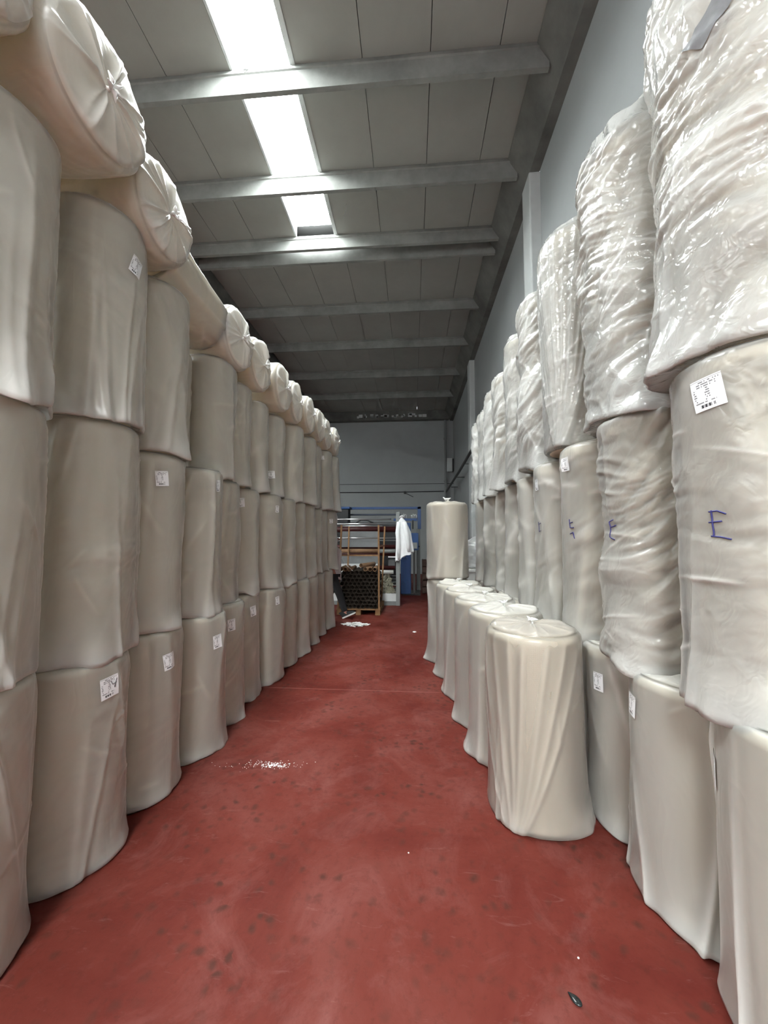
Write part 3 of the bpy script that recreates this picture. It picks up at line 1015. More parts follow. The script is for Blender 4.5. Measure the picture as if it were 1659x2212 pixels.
for i, (x, y) in enumerate(R1):
    seed += 1
    hid = i > 2
    make_roll('wrapped_roll', x, y, 0, [1.0, .96, .97, .97, .97, .97, .97, .97, .97][i], neighbour_r(R1, i, .265), seed, 'bagged roll ' + d1[i], 'rolls in the bottom tier of the right stack',
              near=3 if i < 2 else (2 if i == 2 else 0), stickers={0: [(2.52, .76, .085, .115, -.10)], 1: [(2.98, .81, .07, .10, -.1)], 2: [(-2.75, .78, .06, .10, 0)]}.get(i, ()),
              folds=11, fold_amp=.026, low=.016, flare=.045, sag=0, lobes=[(-2.0 - .2 * i, .04, .35, .10, 0)] if i < 3 else [], gathers=8)
d2 = ['with letter E and paper label, nearest in second tier of right stack', 'with handwritten E, second tier of right stack, second from the viewer', 'with sideways pen mark, second tier of right stack, third from the viewer']
z2b = [1.02, .98, .99, .99, .99, .99, .99, .99, .99]
z2t = [2.26, 2.22, 2.20, 2.18, 2.15, 2.15, 2.14, 2.13, 2.12]
R2B = []
for i, (x, y) in enumerate(R2):
    seed += 1
    lab = 'bagged roll ' + (d2[i] if i < 3 else 'second tier of right stack, %s from the viewer' % ORD[i])
    if i == 8:
        lab = 'bagged roll second tier of right stack, last at the far end'
    kw = dict(seam=0.0, creases=26, crease_white=.9, crease_dir=(0.1, .5), folds=10, fold_amp=.022, low=.012, flare=.035, sag=.05, crumple=.008, lobes=[(-2.7, .03, .5, .08, .04)])
    if i == 0:
        kw.update(folds=9, fold_amp=.034, crumple=.008, low=.02, lobes=[(-2.9, .03, .6, .15, .05), (-2.2, .05, .5, .1, .06)])
    if i == 1:
        kw.update(crumple=.022, folds=5, lobes=[(-2.6, .06, .35, .09, .05)])
    if i in (3, 4):
        kw.update(fan=(-2.3, 9, .5, .012), folds=5)
    R2B.append(make_roll('wrapped_roll', x, y, z2b[i], z2t[i] - z2b[i], neighbour_r(R2, i, .26), seed, lab, 'rolls in the second tier of the right stack', near=4 if i < 2 else 2 if i < 4 else 1,
                         film='film_semi' if i < 2 else 'film', stickers={0: [(-2.83, 2.12, .095, .12, .12)], 2: [(-2.94, 2.08, .06, .09, 0)], 3: [(-2.95, 2.02, .06, .09, 0)]}.get(i, ()), gathers=8, **kw))
z3b = [2.29, 2.25, 2.23, 2.22, 2.19, 2.18, 2.17, 2.16, 2.15]
z3t = [3.95, 3.80, 3.86, 3.72, 3.66, 3.50, 3.52, 3.42, 3.38]
R3B = []
for i, (x, y) in enumerate(R3):
    seed += 1
    lab = 'shiny crumpled bagged roll, top tier of right stack, ' + ('nearest, grey tape on shoulder' if i == 0 else 'last at the far end' if i == 8 else '%s from the viewer' % ORD[i])
    kw = dict(seam=0.0, creases=55, crease_white=1.0, crease_dir=(.7, .7), folds=7, fold_amp=.026, low=.014, flare=.035, sag=.05, crumple=.024, lobes=[(-2.6, .05, .5, .10, .05)], top_flare=.0, gather=.02, gathers=14, peak=.10, peak_off=(0.02, 0.0), gap=.012)
    if i == 0:
        kw.update(crumple=.032, low=.018, lobes=[(3.0, .05, .5, .10, .02)], peak=.2)
    if i == 1:
        kw.update(crumple=.034, folds=6, low=.020, peak=.40, peak_off=(0.10, -.02), lobes=[(-1.9, .06, .7, .16, .04)], top_flare=.01)
    if i == 2:
        kw.update(crumple=.010, folds=3, fan=(-2.5, 13, 1.25, .022), flare=.0, sag=.0, lobes=[], peak=.10, peak_off=(.08, -.05))
    if i == 3:
        kw.update(crumple=.030, lobes=[(-2.3, .07, .35, .13, .09)], low=.024)
    if i == 4:
        kw.update(folds=14, crumple=.012, lobes=[(-2.2, .07, .3, .12, .08)])
    R3B.append(make_roll('wrapped_roll', x, y, z3b[i], z3t[i] - z3b[i], neighbour_r(R3, i, .28 if i < 2 else .26), seed, lab, 'rolls in the top tier of the right stack', near=4 if i < 2 else 3 if i < 4 else 2 if i < 6 else 1, film='film_crisp', **kw))


def strokes(bag, parent, z0, lines, mat, rad=.0035, name='pen_mark'):
    mb = MB()
    for ln in lines:
        pts = []
        for (a, b) in zip(ln, ln[1:]):
            for t in np.linspace(0, 1, 7)[:-1]:
                pts.append(bag.at(a[0] + (b[0] - a[0]) * t, a[1] + (b[1] - a[1]) * t - z0, .003))
        pts.append(bag.at(ln[-1][0], ln[-1][1] - z0, .003))
        mb.tube(pts, rad, 5)
    return mb.build(name, mat, parent, True)


# handwritten letters
_, bg, bo = R2B[0]
strokes(bg, bo, z2b[0], [[(-2.87, 1.695), (-2.865, 1.65), (-2.86, 1.60)], [(-2.90, 1.69), (-2.80, 1.692), (-2.71, 1.68)], [(-2.91, 1.652), (-2.76, 1.655)], [(-2.89, 1.603), (-2.78, 1.60), (-2.67, 1.592)]], M['ink'], .003, 'letter_e')
_, bg, bo = R2B[1]
strokes(bg, bo, z2b[1], [[(-3.07, 1.68), (-3.05, 1.60), (-2.94, 1.585)], [(-3.06, 1.65), (-2.93, 1.66)], [(-3.06, 1.68), (-2.98, 1.69)]], M['ink'], .003, 'letter_e')
_, bg, bo = R2B[2]
strokes(bg, bo, z2b[2], [[(-2.90, 1.715), (-2.86, 1.66), (-2.74, 1.66)], [(-2.88, 1.69), (-2.78, 1.695)], [(-2.88, 1.62), (-2.78, 1.63), (-2.72, 1.59)]], M['ink'], .003)
_, bg, bo = R2B[3]
strokes(bg, bo, z2b[3], [[(-2.92, 1.72), (-2.90, 1.64)], [(-2.92, 1.70), (-2.80, 1.71)], [(-2.90, 1.645), (-2.80, 1.65)]], M['ink'], .002)
# grey tape on the nearest top-tier bag
_, bg, bo = R3B[0]
o = link('tape_strip', bg.patch(-2.53, 3.525 - z3b[0], .075, .16, -.75, .006), M['tape'], bo)
o['label'] = 'strip of grey tape'

# ------------------------------------------------------------------ front row of low rolls standing in the aisle
FR = [(.725, 2.46), (.69, 3.03), (.64, 3.56), (.59, 4.10), (.54, 4.65), (.46, 5.20)]
fl = ['nearest the viewer, star-tied clear bag', 'second from the viewer', 'third from the viewer', 'fourth from the viewer', 'fifth from the viewer', 'last, carrying a second roll']
for i, (x, y) in enumerate(FR):
    seed += 1
    kw = dict(folds=9, fold_amp=.022, low=.008, flare=.04, sag=0, gather=.012, gathers=24, dome=.02, lobes=[(2.9 + .15 * (i % 3), .05, .35, .09, 0)])
    if i == 0:
        kw.update(folds=8, fold_amp=.016, low=.004, fan=(-2.25, 8, 1.35, .010), flare=.025, creases=3, lobes=[(-.55, .07, .5, .12, 0)])
    if i == 5:
        kw.update(lobes=[(3.0, .07, .3, .10, 0)])
    make_roll('floor_roll', x, y, 0, 1.05 if i else 1.045, .255 if i else .262, seed, 'low bagged roll in the aisle before right stack, ' + fl[i], 'rolls standing on the floor in front of the right stack',
              near=3 if i == 0 else 2 if i < 4 else 1, knot=.045, film='film_thin' if i == 0 else 'film', **kw)
seed += 1
make_roll('floor_roll', .455, 5.20, 1.075, .97, .258, seed, 'lone bagged roll standing on the last low roll, seen against the far wall', None, near=2, knot=.07, folds=9, fold_amp=.02, low=.010, flare=.018, sag=.03, lobes=[(3.6, .03, .3, .05, .02)], gathers=14)

#@MACHINE
# ------------------------------------------------------------------ blue winding machine at the far end
mc = empty('winding_machine', (-.9, 9.6, 0))
tag(mc, 'blue and grey roll winding machine with steel bars at the far end of the aisle', 'machine')


def mbx(name, lo, hi, mat, bevel=.004, parent=mc):
    off = Vector((-.9, 9.6, 0))
    return MB().box(Vector(lo) - off, Vector(hi) - off, bevel).build(name, mat, parent)


def mrod(name, a, b, r, mat, parent=mc, seg=16):
    off = Vector((-.9, 9.6, 0))
    return MB().rod(Vector(a) - off, Vector(b) - off, r, seg).build(name, mat, parent, True)


# gantry behind
mbx('gantry_beam', (-2.9, 11.45, 2.43), (.24, 11.55, 2.50), M['blue'])
mbx('gantry_post', (.14, 11.45, 1.84), (.24, 11.55, 2.50), M['blue'])
mbx('gantry_bar', (-2.9, 11.4, 2.24), (-.36, 11.46, 2.29), M['navy'])
mbx('gantry_bar', (-.55, 11.0, 2.06), (.12, 11.08, 2.13), M['blue'])
mbx('support_post', (.10, 11.7, 0), (.22, 11.82, 1.85), M['grey_metal'])
mbx('support_post', (-2.6, 11.7, 0), (-2.48, 11.82, 2.43), M['grey_metal'])
mbx('motor_box', (-2.5, 10.9, 1.97), (-1.84, 11.25, 2.40), M['black'], .02)
mbx('motor_lid', (-2.5, 10.88, 2.40), (-1.80, 11.27, 2.47), M['blue'], .015)
mbx('rear_panel', (-2.5, 10.95, 1.76), (-1.75, 11.0, 1.97), M['blue'])
# frame
mbx('frame_post', (-.40, 9.08, 0), (-.31, 9.2, 2.20), M['grey_metal'])
mbx('frame_post', (-2.75, 9.08, 0), (-2.66, 9.2, 2.2), M['grey_metal'])
mbx('plinth', (-2.7, 9.1, 0), (-.38, 10.4, .09), M['grey_metal'])
mbx('base_sheet', (-2.7, 9.14, .09), (-.40, 9.17, .27), M['sheet_white'])
mbx('deck', (-2.7, 9.17, .20), (-.40, 10.4, .26), M['dark_metal'])
mbx('dark_backing', (-2.7, 10.5, .3), (-.36, 10.55, 2.0), M['black'])  # black sheet filling the dark gaps between and behind the rollers
mrod('steel_bar', (-2.7, 9.25, 2.03), (-.52, 9.25, 2.03), .018, M['steel'])
mrod('steel_bar', (-2.7, 9.2, 1.915), (-.36, 9.2, 1.915), .018, M['steel'])
mrod('steel_bar', (-1.72, 9.15, 1.862), (-.72, 9.15, 1.862), .018, M['steel'])
mrod('steel_bar', (-2.7, 9.2, 1.575), (-.4, 9.2, 1.575), .018, M['steel'])
mrod('steel_bar', (-2.7, 9.5, 1.51), (-.4, 9.5, 1.51), .016, M['grey_metal'])
mrod('red_roller', (-2.7, 9.5, 1.79), (-.40, 9.5, 1.79), .07, M['red_roller'])
mrod('red_roller', (-2.7, 9.5, 1.36), (-.40, 9.5, 1.36), .05, M['red_roller'])
mrod('red_roller', (-2.7, 9.5, 1.19), (-.40, 9.5, 1.19), .055, M['red_roller'])
mrod('red_roller', (-2.7, 9.6, .84), (-.45, 9.6, .84), .05, M['red_roller'])
mrod('paper_roller', (-.80, 9.25, 1.26), (-.42, 9.25, 1.26), .045, M['grey_metal'])
mrod('paper_roller', (-.80, 9.3, .76), (-.47, 9.3, .76), .045, M['table'])
mrod('cardboard_core', (-1.73, 9.1, 1.27), (-.80, 9.1, 1.27), .05, M['cardboard'])
mbx('hanging_sheet', (-1.78, 9.42, 1.35), (-.85, 9.43, 1.74), M['sheet_grey'])
mbx('hanging_sheet', (-1.78, 9.45, .95), (-.85, 9.46, 1.18), M['sheet_grey'])
mbx('white_sheet', (-1.85, 9.38, .74), (-.86, 9.40, .95), M['sheet_white'])
mbx('shelf_bar', (-.62, 9.6, 1.09), (-.42, 9.66, 1.12), M['steel'])
mbx('roll_end', (-.63, 9.7, .78), (-.45, 9.9, 1.04), M['sheet_grey'], .02)
for k in range(4):
    mbx('slide_rail', (-.70, 9.9, .36 + .08 * k), (-.42, 9.94, .38 + .08 * k), M['grey_metal'])
o = MB().tube([(-.95 + .9, -.35, 1.94), (-.95 + .75, -.33, 2.0), (-.95 + .6, -.33, 2.01), (-.95 + .48, -.35, 1.95)], .018, 6).build('hose', M['black'], mc, True)
# blue cabinet and control box
cb = mbx('cabinet', (-.34, 10.6, .05), (-.06, 11.3, 1.99), M['blue'], .01)
for zz_ in (1.02, 1.25):
    mbx('cabinet_bolt', (-.18, 10.585, zz_), (-.16, 10.6, zz_ + .02), M['sheet_white'], .004)
ctrl = mbx('control_box', (-.05, 10.55, 1.24), (.15, 10.9, 1.71), M['blue'], .01)
mbx('control_panel', (-.02, 10.53, 1.28), (.115, 10.55, 1.45), M['grey_metal'], .004)
mrod('knob', (-.125, 10.57, 1.60), (-.125, 10.6, 1.60), .03, M['black'])
mrod('knob', (.165, 10.6, 1.34), (.15, 10.7, 1.34), .02, M['black'])
mbx('switch_plate', (-.085, 10.58, 1.29), (-.05, 10.6, 1.34), M['sheet_white'], .004)
mbx('cabinet_leg', (.0, 10.7, 0), (.06, 10.8, 1.24), M['dark_metal'])
mbx('foot_skid', (-.3, 10.7, 0), (.2, 11.3, .06), M['dark_metal'])
mbx('mirror_bracket', (-.02, 10.9, 1.82), (.02, 10.95, 2.08), M['black'], .01)
# white looped hooks on the gantry bar
for k, dx in enumerate((-.24, -.19, -.02, .03, .10)):
    h = MB().tube([(dx + .9, 1.42, 2.13), (dx + .905, 1.40, 2.20 + .03 * (k % 2)), (dx + .88, 1.39, 2.26 - .02 * (k % 3)), (dx + .84, 1.39, 2.21), (dx + .85, 1.40, 2.16)], .014, 7)
    h.build('hose_loop', M['sheet_white'], mc, True)
# white coat hanging from the front post
rngc = np.random.default_rng(3)
co = empty('white_coat', (-.27, 9.02, 1.15))
tag(co, 'white work coat hanging from the grey machine post', 'coat')
nU, nV = 40, 26
V = []
for j in range(nV + 1):
    v = j / nV
    z = .93 * (1 - v) + (0.0 if True else 0)
    wl_ = -.05 - .05 * min(1, v * 3) - .04 * v
    wr_ = .06 + .10 * min(1, v * 2.2) + .12 * v
    for i in range(nU):
        u = i / nU * 2 * PI
        cx_ = (wl_ + wr_) / 2
        hw = (wr_ - wl_) / 2 * (math.sin(min(1, v * 5 + .12) * PI / 2))
        fold = 1 + .10 * math.sin(u * 7 + 2 * v) * v + .05 * math.sin(u * 13 + 5 * v)
        zb = z - (.12 * max(0, -math.cos(u)) + .02 * math.sin(5 * u)) * v ** 2 + .10 * v * max(0, math.cos(u))
        V.append((cx_ + hw * math.cos(u) * fold, .07 * math.sin(u) * fold * (.5 + v), zb))
Q = [(j * nU + i, j * nU + (i + 1) % nU, (j + 1) * nU + (i + 1) % nU, (j + 1) * nU + i) for j in range(nV) for i in range(nU)]
link('coat_body', mesh_np('coat_body', V, Q), M['coat'], co)
MB().tube([(.07, -.04, .80), (.12, -.06, .55), (.15, -.06, .30), (.17, -.05, .10)], [.05, .06, .058, .05], 10).build('sleeve', M['coat'], co, True)
MB().tube([(-.06, -.05, .80), (-.085, -.07, .55), (-.06, -.07, .25), (-.045, -.06, -.07)], [.045, .055, .05, .045], 10).build('sleeve', M['coat'], co, True)
MB().tube([(-.04, 0, .90), (0, -.05, .94), (.05, -.02, .93), (.06, .03, .90)], .018, 6).build('collar', M['coat'], co, True)

# pallet crate with cardboard tubes
pa = empty('pallet_crate', (-1.13, 8.5, 0))
tag(pa, 'wooden pallet with thin upright corner posts holding cardboard tubes', 'pallet')
for y in (-.48, 0, .48):
    for x in (-.40, 0, .40):
        MB().box((x - .05, y - .05, .022), (x + .05, y + .05, .10), .003).build('pallet_block', M['wood'], pa)
for x in (-.40, 0, .40):
    MB().box((x - .05, -.55, 0), (x + .05, .55, .022)).build('pallet_board', M['wood'], pa)
for k in range(7):
    y = -.55 + k * .165
    MB().box((-.46, y, .10), (.46, y + .11, .122)).build('pallet_board', M['wood'], pa)
for (xa, xb, y) in ((.43, .42, -.54), (.39, .47, .54), (-.42, -.36, -.54), (-.42, -.38, .54)):
    MB().bar((xa, y, 0.12), (xb, y, 1.85), .035, .035, .003).build('corner_post', M['wood'], pa)
MB().bar((-.40, -.56, 1.22), (.44, -.56, 1.22), .02, .03).build('cross_rail', M['wood'], pa)
MB().bar((.42, -.54, 1.40), (.46, .54, 1.40), .02, .03).build('cross_rail', M['wood'], pa)
MB().tube([(-.38, -.57, 1.20), (-.25, -.56, 1.02), (-.12, -.54, .90)], .006, 5).build('cord', M['table'], pa)
MB().tube([(-.43, -.57, .98), (-.44, -.58, 1.15), (-.38, -.58, 1.26), (-.33, -.57, 1.27)], .012, 6).build('cord', M['cardboard'], pa)


def tube_mesh(r, ln, th=.006, seg=18):
    V, Q = [], []
    for (rr, y) in ((r, 0), (r, ln), (r - th, ln), (r - th, 0)):
        for k in range(seg):
            a = 2 * PI * k / seg
            V.append((rr * math.cos(a), y, rr * math.sin(a)))
    for i in range(4):
        for k in range(seg):
            Q.append((i * seg + k, i * seg + (k + 1) % seg, ((i + 1) % 4) * seg + (k + 1) % seg, ((i + 1) % 4) * seg + k))
    me = mesh_np('cardboard_tube', V, Q)
    return me


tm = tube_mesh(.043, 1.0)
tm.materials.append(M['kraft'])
tb = tube_mesh(.043, .62)
tb.materials.append(M['cardboard'])
rt = random.Random(8)
proto = None
for row in range(10):
    n = 9 if row % 2 == 0 else 8
    for k in range(n):
        x = -1.13 + (k - (n - 1) / 2) * .0885
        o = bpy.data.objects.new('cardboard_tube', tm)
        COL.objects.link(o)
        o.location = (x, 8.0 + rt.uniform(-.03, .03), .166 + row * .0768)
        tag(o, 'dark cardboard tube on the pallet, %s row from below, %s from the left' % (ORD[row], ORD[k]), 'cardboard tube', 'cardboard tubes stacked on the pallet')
ztop = .166 + 9 * .0768
for k, (x, dz, rz, dy, lab) in enumerate([
    (-1.50, .074, 0, -.04, 'leftmost pale brown tube lying on top of the tube stack'), (-1.41, .074, .02, -.05, 'second pale brown tube from the left on top of the tube stack'),
    (-1.32, .074, -.05, -.05, 'third pale brown tube from the left on top of the tube stack'), (-1.07, .155, -.35, -.06, 'pale brown tube lying askew highest on the tube stack'),
    (-.985, .078, -.2, -.05, 'pale brown tube under the askew one on top of the tube stack'), (-.885, .074, .1, -.03, 'second pale brown tube from the right on top of the tube stack'),
    (-.79, .074, .03, -.04, 'rightmost pale brown tube on top of the tube stack')]):
    o = bpy.data.objects.new('loose_tube', tb)
    COL.objects.link(o)
    o.location = (x, 7.98 + dy, ztop + dz)
    o.rotation_euler = (0, 0, rz)
    tag(o, lab, 'cardboard tube', 'loose tubes on top of the tube stack')

# heap of cream offcuts on the machine deck
def heap(name, loc, sx, sy, sz, n, sd, mat, flat=False):
    rg = np.random.default_rng(sd)
    V, F = [], []
    for k in range(n):
        a = rg.uniform(0, 2 * PI)
        rr = math.sqrt(rg.uniform(0, 1))
        cx, cy = rr * math.cos(a) * sx, rr * math.sin(a) * sy
        cz = rg.uniform(0, 1) * sz * (1 - rr ** 2)
        c = np.array([cx, cy, cz + .012])
        s = rg.uniform(.012, .035)
        pts = rg.normal(size=(4, 3)) * s
        if flat:
            pts[:, 2] *= .35
        b = len(V)
        V += [tuple(np.maximum(c + p, [-9, -9, .002])) for p in pts]
        F += [(b, b + 1, b + 2), (b, b + 2, b + 3), (b, b + 3, b + 1), (b + 1, b + 3, b + 2)]
    me = bpy.data.meshes.new(name)
    me.from_pydata(V, [], F)
    o = link(name, me, mat, None, loc)
    return o


o = heap('offcut_heap', (-.64, 9.35, .26), .18, .10, .48, 900, 2, M['pile'])
tag(o, 'heap of cream foam offcuts beside the tube pallet', 'offcuts', kind='stuff')
o = heap('foam_scraps', (-1.06, 7.04, 0), .22, .13, .04, 160, 5, M['scrap'], True)
tag(o, 'scattered white foam scraps on the red floor near the machine', 'scraps', kind='stuff')

#@SMALL
# ------------------------------------------------------------------ small things on the floor
rd = np.random.default_rng(9)
V, F = [], []
for k in range(170):
    g = rd.normal(size=2)
    tight = rd.random() < .40
    cx, cy = (g[0] * .05 + .06, g[1] * .016) if tight else (g[0] * .13 - .02, g[1] * .03 + g[0] * .012)
    a0 = rd.uniform(0, 2 * PI)
    sz = rd.uniform(.003, .012) if tight else rd.uniform(.0015, .005)
    b = len(V)
    V += [(cx + sz * math.cos(a0 + q * 2.1), cy + sz * .6 * math.sin(a0 + q * 2.1), .0008 + .0000102 * k + .002 * rd.random()) for q in range(3)]
    V.append((cx, cy, .0045 + .00001 * k))
    F += [(b, b + 1, b + 3), (b + 1, b + 2, b + 3), (b + 2, b, b + 3)]
me = bpy.data.meshes.new('white_dust')
me.from_pydata(V, [], F)
o = link('white_dust', me, M['scrap'], None, (-1.03, 2.74, 0))
tag(o, 'smear of white dust on the red floor beside the left stack', 'dust', kind='stuff')
mb = MB()
bmesh.ops.create_icosphere(mb.bm, subdivisions=3, radius=1)
for v in mb.bm.verts:
    t = (v.co.x + 1) / 2
    k = .35 + .65 * math.sin(min(1, t * 1.15) * PI / 2)
    v.co = Vector((v.co.x * .026, v.co.y * .015 * k, v.co.z * .007 * k + .007))
o = mb.build('rubber_bit', M['pebble'], None, True, (.55, 1.48, 0), (0, 0, -.9))
tag(o, 'small black drop shaped rubber bit on the floor at lower right', 'debris')
for (x, y, lab) in ((.02, 6.6, 'tiny white foam crumb on the floor near the lone tall roll'), (-.03, 2.06, 'tiny pale crumb on the floor in the middle of the aisle'), (.62, 1.62, 'tiny pale crumb on the floor above the black rubber bit')):
    mb = MB()
    bmesh.ops.create_icosphere(mb.bm, subdivisions=2, radius=.03 if y > 6 else .004)
    for v in mb.bm.verts:
        v.co.z = max(-.002, v.co.z * .6)
        v.co.x *= 1 + .3 * math.sin(v.co.y * 90)
    o = mb.build('foam_crumb', M['scrap'], None, True, (x, y, .002))
    tag(o, lab, 'crumb')
# clear bag, pale table and dark crate past the right stack
o = empty('side_table', (1.12, 7.1, 0))
tag(o, 'low pale table past the far end of the right stack', 'table')
MB().box((-.24, -.4, 1.0), (.30, .4, 1.05), .005).build('table_top', M['table'], o)
MB().box((-.22, -.38, .86), (.28, .38, 1.0)).build('apron', M['table'], o)
for sx in (-.2, .24):
    for sy in (-.36, .34):
        MB().box((sx, sy, 0), (sx + .04, sy + .04, .86)).build('leg', M['table'], o)
bg = Bag(.20, .42, 77, 64, 30, folds=8, fold_amp=.03, low=.03, crumple=.03, flare=.03, sag=0, peak=.12, gap=.01)
o = link('clear_bag', bg.me, M['film_clear'], None, (1.14, 7.05, 1.055))
tag(o, 'puffed clear plastic bag resting on the pale table behind right stack', 'bag')
o = empty('dark_crate', (.42, 11.0, 0))
tag(o, 'dark brown crate on the floor right of the blue machine', 'crate')
for k in range(5):
    MB().box((-.16, 0, .02 + .19 * k), (.34, .03, .18 + .19 * k), .004).build('slat', M['clutter'], o)
    MB().box((-.16, .47, .02 + .19 * k), (.34, .5, .18 + .19 * k), .004).build('slat', M['clutter'], o)
for x in (-.16, .30):
    MB().box((x, .03, 0), (x + .04, .47, .95)).build('end_board', M['clutter'], o)
# wisps of torn film hanging by the skylights
def wisp(loc, pts, r, label):
    o = MB().tube(pts, r, 6).build('film_wisp', M['film_crisp'], None, True, loc)
    tag(o, label, 'film wisp')
wisp((-1.93, 3.75, ZC), [(0, 0, 0), (.02, .03, -.16), (.07, .05, -.33), (.10, .05, -.40), (.14, .05, -.39)], [.004, .02, .012, .02, .003], 'torn strip of film hanging beside the nearest rooflight')
wisp((-1.08, 6.0, ZC), [(0, 0, 0), (-.01, 0, -.12), (-.05, 0, -.27)], [.003, .006, .002], 'short white thread of film hanging right of the farthest rooflight')

#@PERSON
# ------------------------------------------------------------------ person walking out from behind the left stack
def skin_body(name, joints, bones, root_i, mat, parent, sub=2):
    me = bpy.data.meshes.new(name)
    me.from_pydata([j[0] for j in joints], bones, [])
    o = link(name, me, mat, parent)
    md = o.modifiers.new('skin', 'SKIN')
    md.use_smooth_shade = True
    me.skin_vertices[0]
    for i, j in enumerate(joints):
        rr = j[1] if isinstance(j[1], tuple) else (j[1], j[1])
        me.skin_vertices[0].data[i].radius = rr
        me.skin_vertices[0].data[i].use_root = (i == root_i)
    s = o.modifiers.new('sub', 'SUBSURF')
    s.levels = sub
    s.render_levels = sub
    return o


pe = empty('person', (-1.615, 7.70, 0))
tag(pe, 'person in pale shirt, black trousers and canvas shoes walking out from behind left stack', 'person')
# local x = walking direction (towards the aisle)
J = [((0, 0, .90), .12), ((.005, 0, 1.06), (.125, .10)), ((.01, 0, 1.22), (.145, .11)), ((.0, 0, 1.34), (.12, .10)), ((.01, 0, 1.41), .055), ((.02, 0, 1.47), .052),
     ((.03, 0, 1.54), .088), ((.035, 0, 1.61), .075),
     ((.0, -.17, 1.33), .055), ((-.09, -.22, 1.08), .043), ((-.03, -.22, .87), .032),
     ((.0, .17, 1.33), .055), ((-.06, .22, 1.08), .043), ((.02, .22, .87), .032),
     ((.02, -.09, .84), .092), ((.16, -.09, .47), .06), ((.275, -.09, .12), .042), ((.33, -.09, .085), .04), ((.43, -.09, .12), .032),
     ((-.01, .09, .84), .092), ((-.06, .09, .46), .06), ((-.32, .09, .17), .042), ((-.33, .09, .09), .04), ((-.24, .09, .035), .032)]
B = [(0, 1), (1, 2), (2, 3), (3, 4), (4, 5), (5, 6), (6, 7), (3, 8), (8, 9), (9, 10), (3, 11), (11, 12), (12, 13), (0, 14), (14, 15), (15, 16), (16, 17), (17, 18), (0, 19), (19, 20), (20, 21), (21, 22), (22, 23)]
# hands: palm and five fingers each
def hand(base, side):
    bx, by, bz = base
    i0 = len(J)
    J.append(((bx + .02, by, bz - .06), (.030, .018)))
    root = 10 if side < 0 else 13
    B.append((root, i0))
    for f, (dx, ln) in enumerate(((-.024, .062), (-.008, .074), (.008, .078), (.024, .068))):
        a = len(J)
        J.append(((bx + .025 + dx, by, bz - .10), .009))
        J.append(((bx + .035 + dx, by - side * .008, bz - .10 - ln * .55), .008))
        J.append(((bx + .030 + dx, by - side * .02, bz - .10 - ln), .006))
        B.extend([(i0, a), (a, a + 1), (a + 1, a + 2)])
    a = len(J)
    J.append(((bx + .055, by - side * .012, bz - .07), .010))
    J.append(((bx + .070, by - side * .02, bz - .105), .008))
    B.extend([(i0, a), (a, a + 1)])
hand((-.03, -.22, .87), -1)
hand((.02, .22, .87), 1)
body = skin_body('body', J, B, 0, M['skin'], pe)
# face features, hair
hd = MB()
bmesh.ops.create_uvsphere(hd.bm, u_segments=20, v_segments=14, radius=1)
for v in hd.bm.verts:
    v.co = Vector((v.co.x * .104 - .012, v.co.y * .088, v.co.z * .112 + .005))
for f in [f for f in hd.bm.faces if f.calc_center_median().x > .035 and f.calc_center_median().z < .06]:
    hd.bm.faces.remove(f)
hd.build('hair', M['hair'], pe, True, (.03, 0, 1.58))
MB().tube([(.105, 0, 1.575), (.128, 0, 1.545), (.112, 0, 1.535)], [.008, .014, .008], 8).build('nose', M['skin'], pe, True)
for s in (-1, 1):
    e_ = MB()
    bmesh.ops.create_icosphere(e_.bm, subdivisions=2, radius=.011, matrix=Matrix.Translation((.108, s * .032, 1.572)))
    e_.build('eye', M['black'], pe, True)
    MB().tube([(.02, s * .088, 1.585), (.01, s * .098, 1.56), (.02, s * .088, 1.535)], [.01, .016, .008], 8).build('ear', M['skin'], pe, True)
MB().tube([(.104, -.022, 1.508), (.112, 0, 1.507), (.104, .022, 1.508)], .006, 6).build('mouth', M['red_roller'], pe, True)
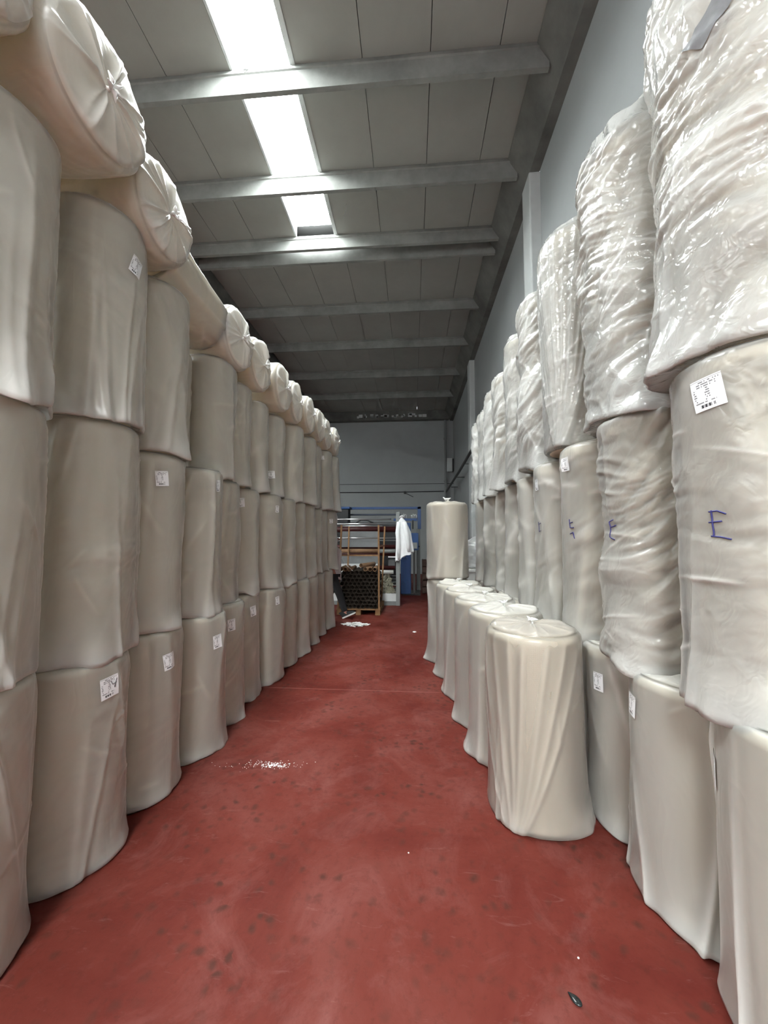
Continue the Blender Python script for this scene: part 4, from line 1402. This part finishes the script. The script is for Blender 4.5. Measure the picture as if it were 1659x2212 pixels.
# shirt: loose tube over the torso with short sleeves
nU = 28
V, Q = [], []
prof = [(.74, .165, .155), (.80, .16, .15), (.95, .155, .145), (1.10, .158, .16), (1.25, .165, .18), (1.34, .15, .19), (1.385, .10, .12), (1.42, .066, .07)]
for j, (z, a, b) in enumerate(prof):
    for i in range(nU):
        u = 2 * PI * i / nU
        k = 1 + .03 * math.sin(u * 5 + j) * (1.2 - z) + .02 * math.sin(u * 9)
        V.append((a * math.cos(u) * k + .01, b * math.sin(u) * k, z - .02 * math.sin(u * 3) * (z < .8)))
for j in range(len(prof) - 1):
    for i in range(nU):
        Q.append((j * nU + i, j * nU + (i + 1) % nU, (j + 1) * nU + (i + 1) % nU, (j + 1) * nU + i))
sh = link('shirt', mesh_np('shirt', V, Q), M['shirt'], pe)
MB().tube([(0, -.15, 1.35), (-.02, -.20, 1.25), (-.05, -.235, 1.12)], [.075, .078, .07], 12).build('sleeve', M['shirt'], sh, True)
MB().tube([(0, .15, 1.35), (-.03, .20, 1.25), (-.06, .235, 1.12)], [.075, .078, .07], 12).build('sleeve', M['shirt'], sh, True)
skin_body('trousers', [((0, 0, .88), (.135, .13)), ((.03, -.09, .78), .105), ((.16, -.09, .47), .08), ((.275, -.09, .115), .066), ((-.01, .09, .78), .105), ((-.06, .09, .46), .08), ((-.325, .09, .15), .066)],
          [(0, 1), (1, 2), (2, 3), (0, 4), (4, 5), (5, 6)], 0, M['trousers'], pe)
for nm, base, yaw, pitch in (('shoe', (.275, -.09, .015), 0, -.42), ('shoe', (-.34, .09, .03), 0, .5)):
    sl, V, Q = 0, [], []
    so = empty(nm, base)
    so.parent = pe
    so.rotation_euler = (0, pitch, yaw)
    out2 = [(-.055, 0), (-.05, .032), (0, .036), (.10, .042), (.17, .046), (.215, .036), (.235, 0)]
    outl = out2 + [(a, -b) for a, b in out2[-2:0:-1]]
    MB().prism(outl, 'z', 0, .028).build('sole', M['shoe_sole'], so)
    up = MB()
    rings = []
    for (z, sc, sh_) in ((.028, .95, 0), (.055, .93, 0), (.075, .80, -.015), (.10, .5, -.035), (.13, .42, -.045)):
        rings.append([up.bm.verts.new(((a - .05) * sc + .05 * sc + sh_ * 1.2, b * (sc ** .5) * .95, z)) for a, b in outl])
    for a, b in zip(rings, rings[1:]):
        for k in range(len(a)):
            up.bm.faces.new((a[k], a[(k + 1) % len(a)], b[(k + 1) % len(a)], b[k]))
    up.build('upper', M['shoe_cloth'], so, True)
    for k in range(3):
        MB().tube([(.05 + .03 * k, -.022, .098 - .012 * k), (.055 + .03 * k, 0, .108 - .012 * k), (.05 + .03 * k, .022, .098 - .012 * k)], .004, 5).build('lace', M['shoe_sole'], so)
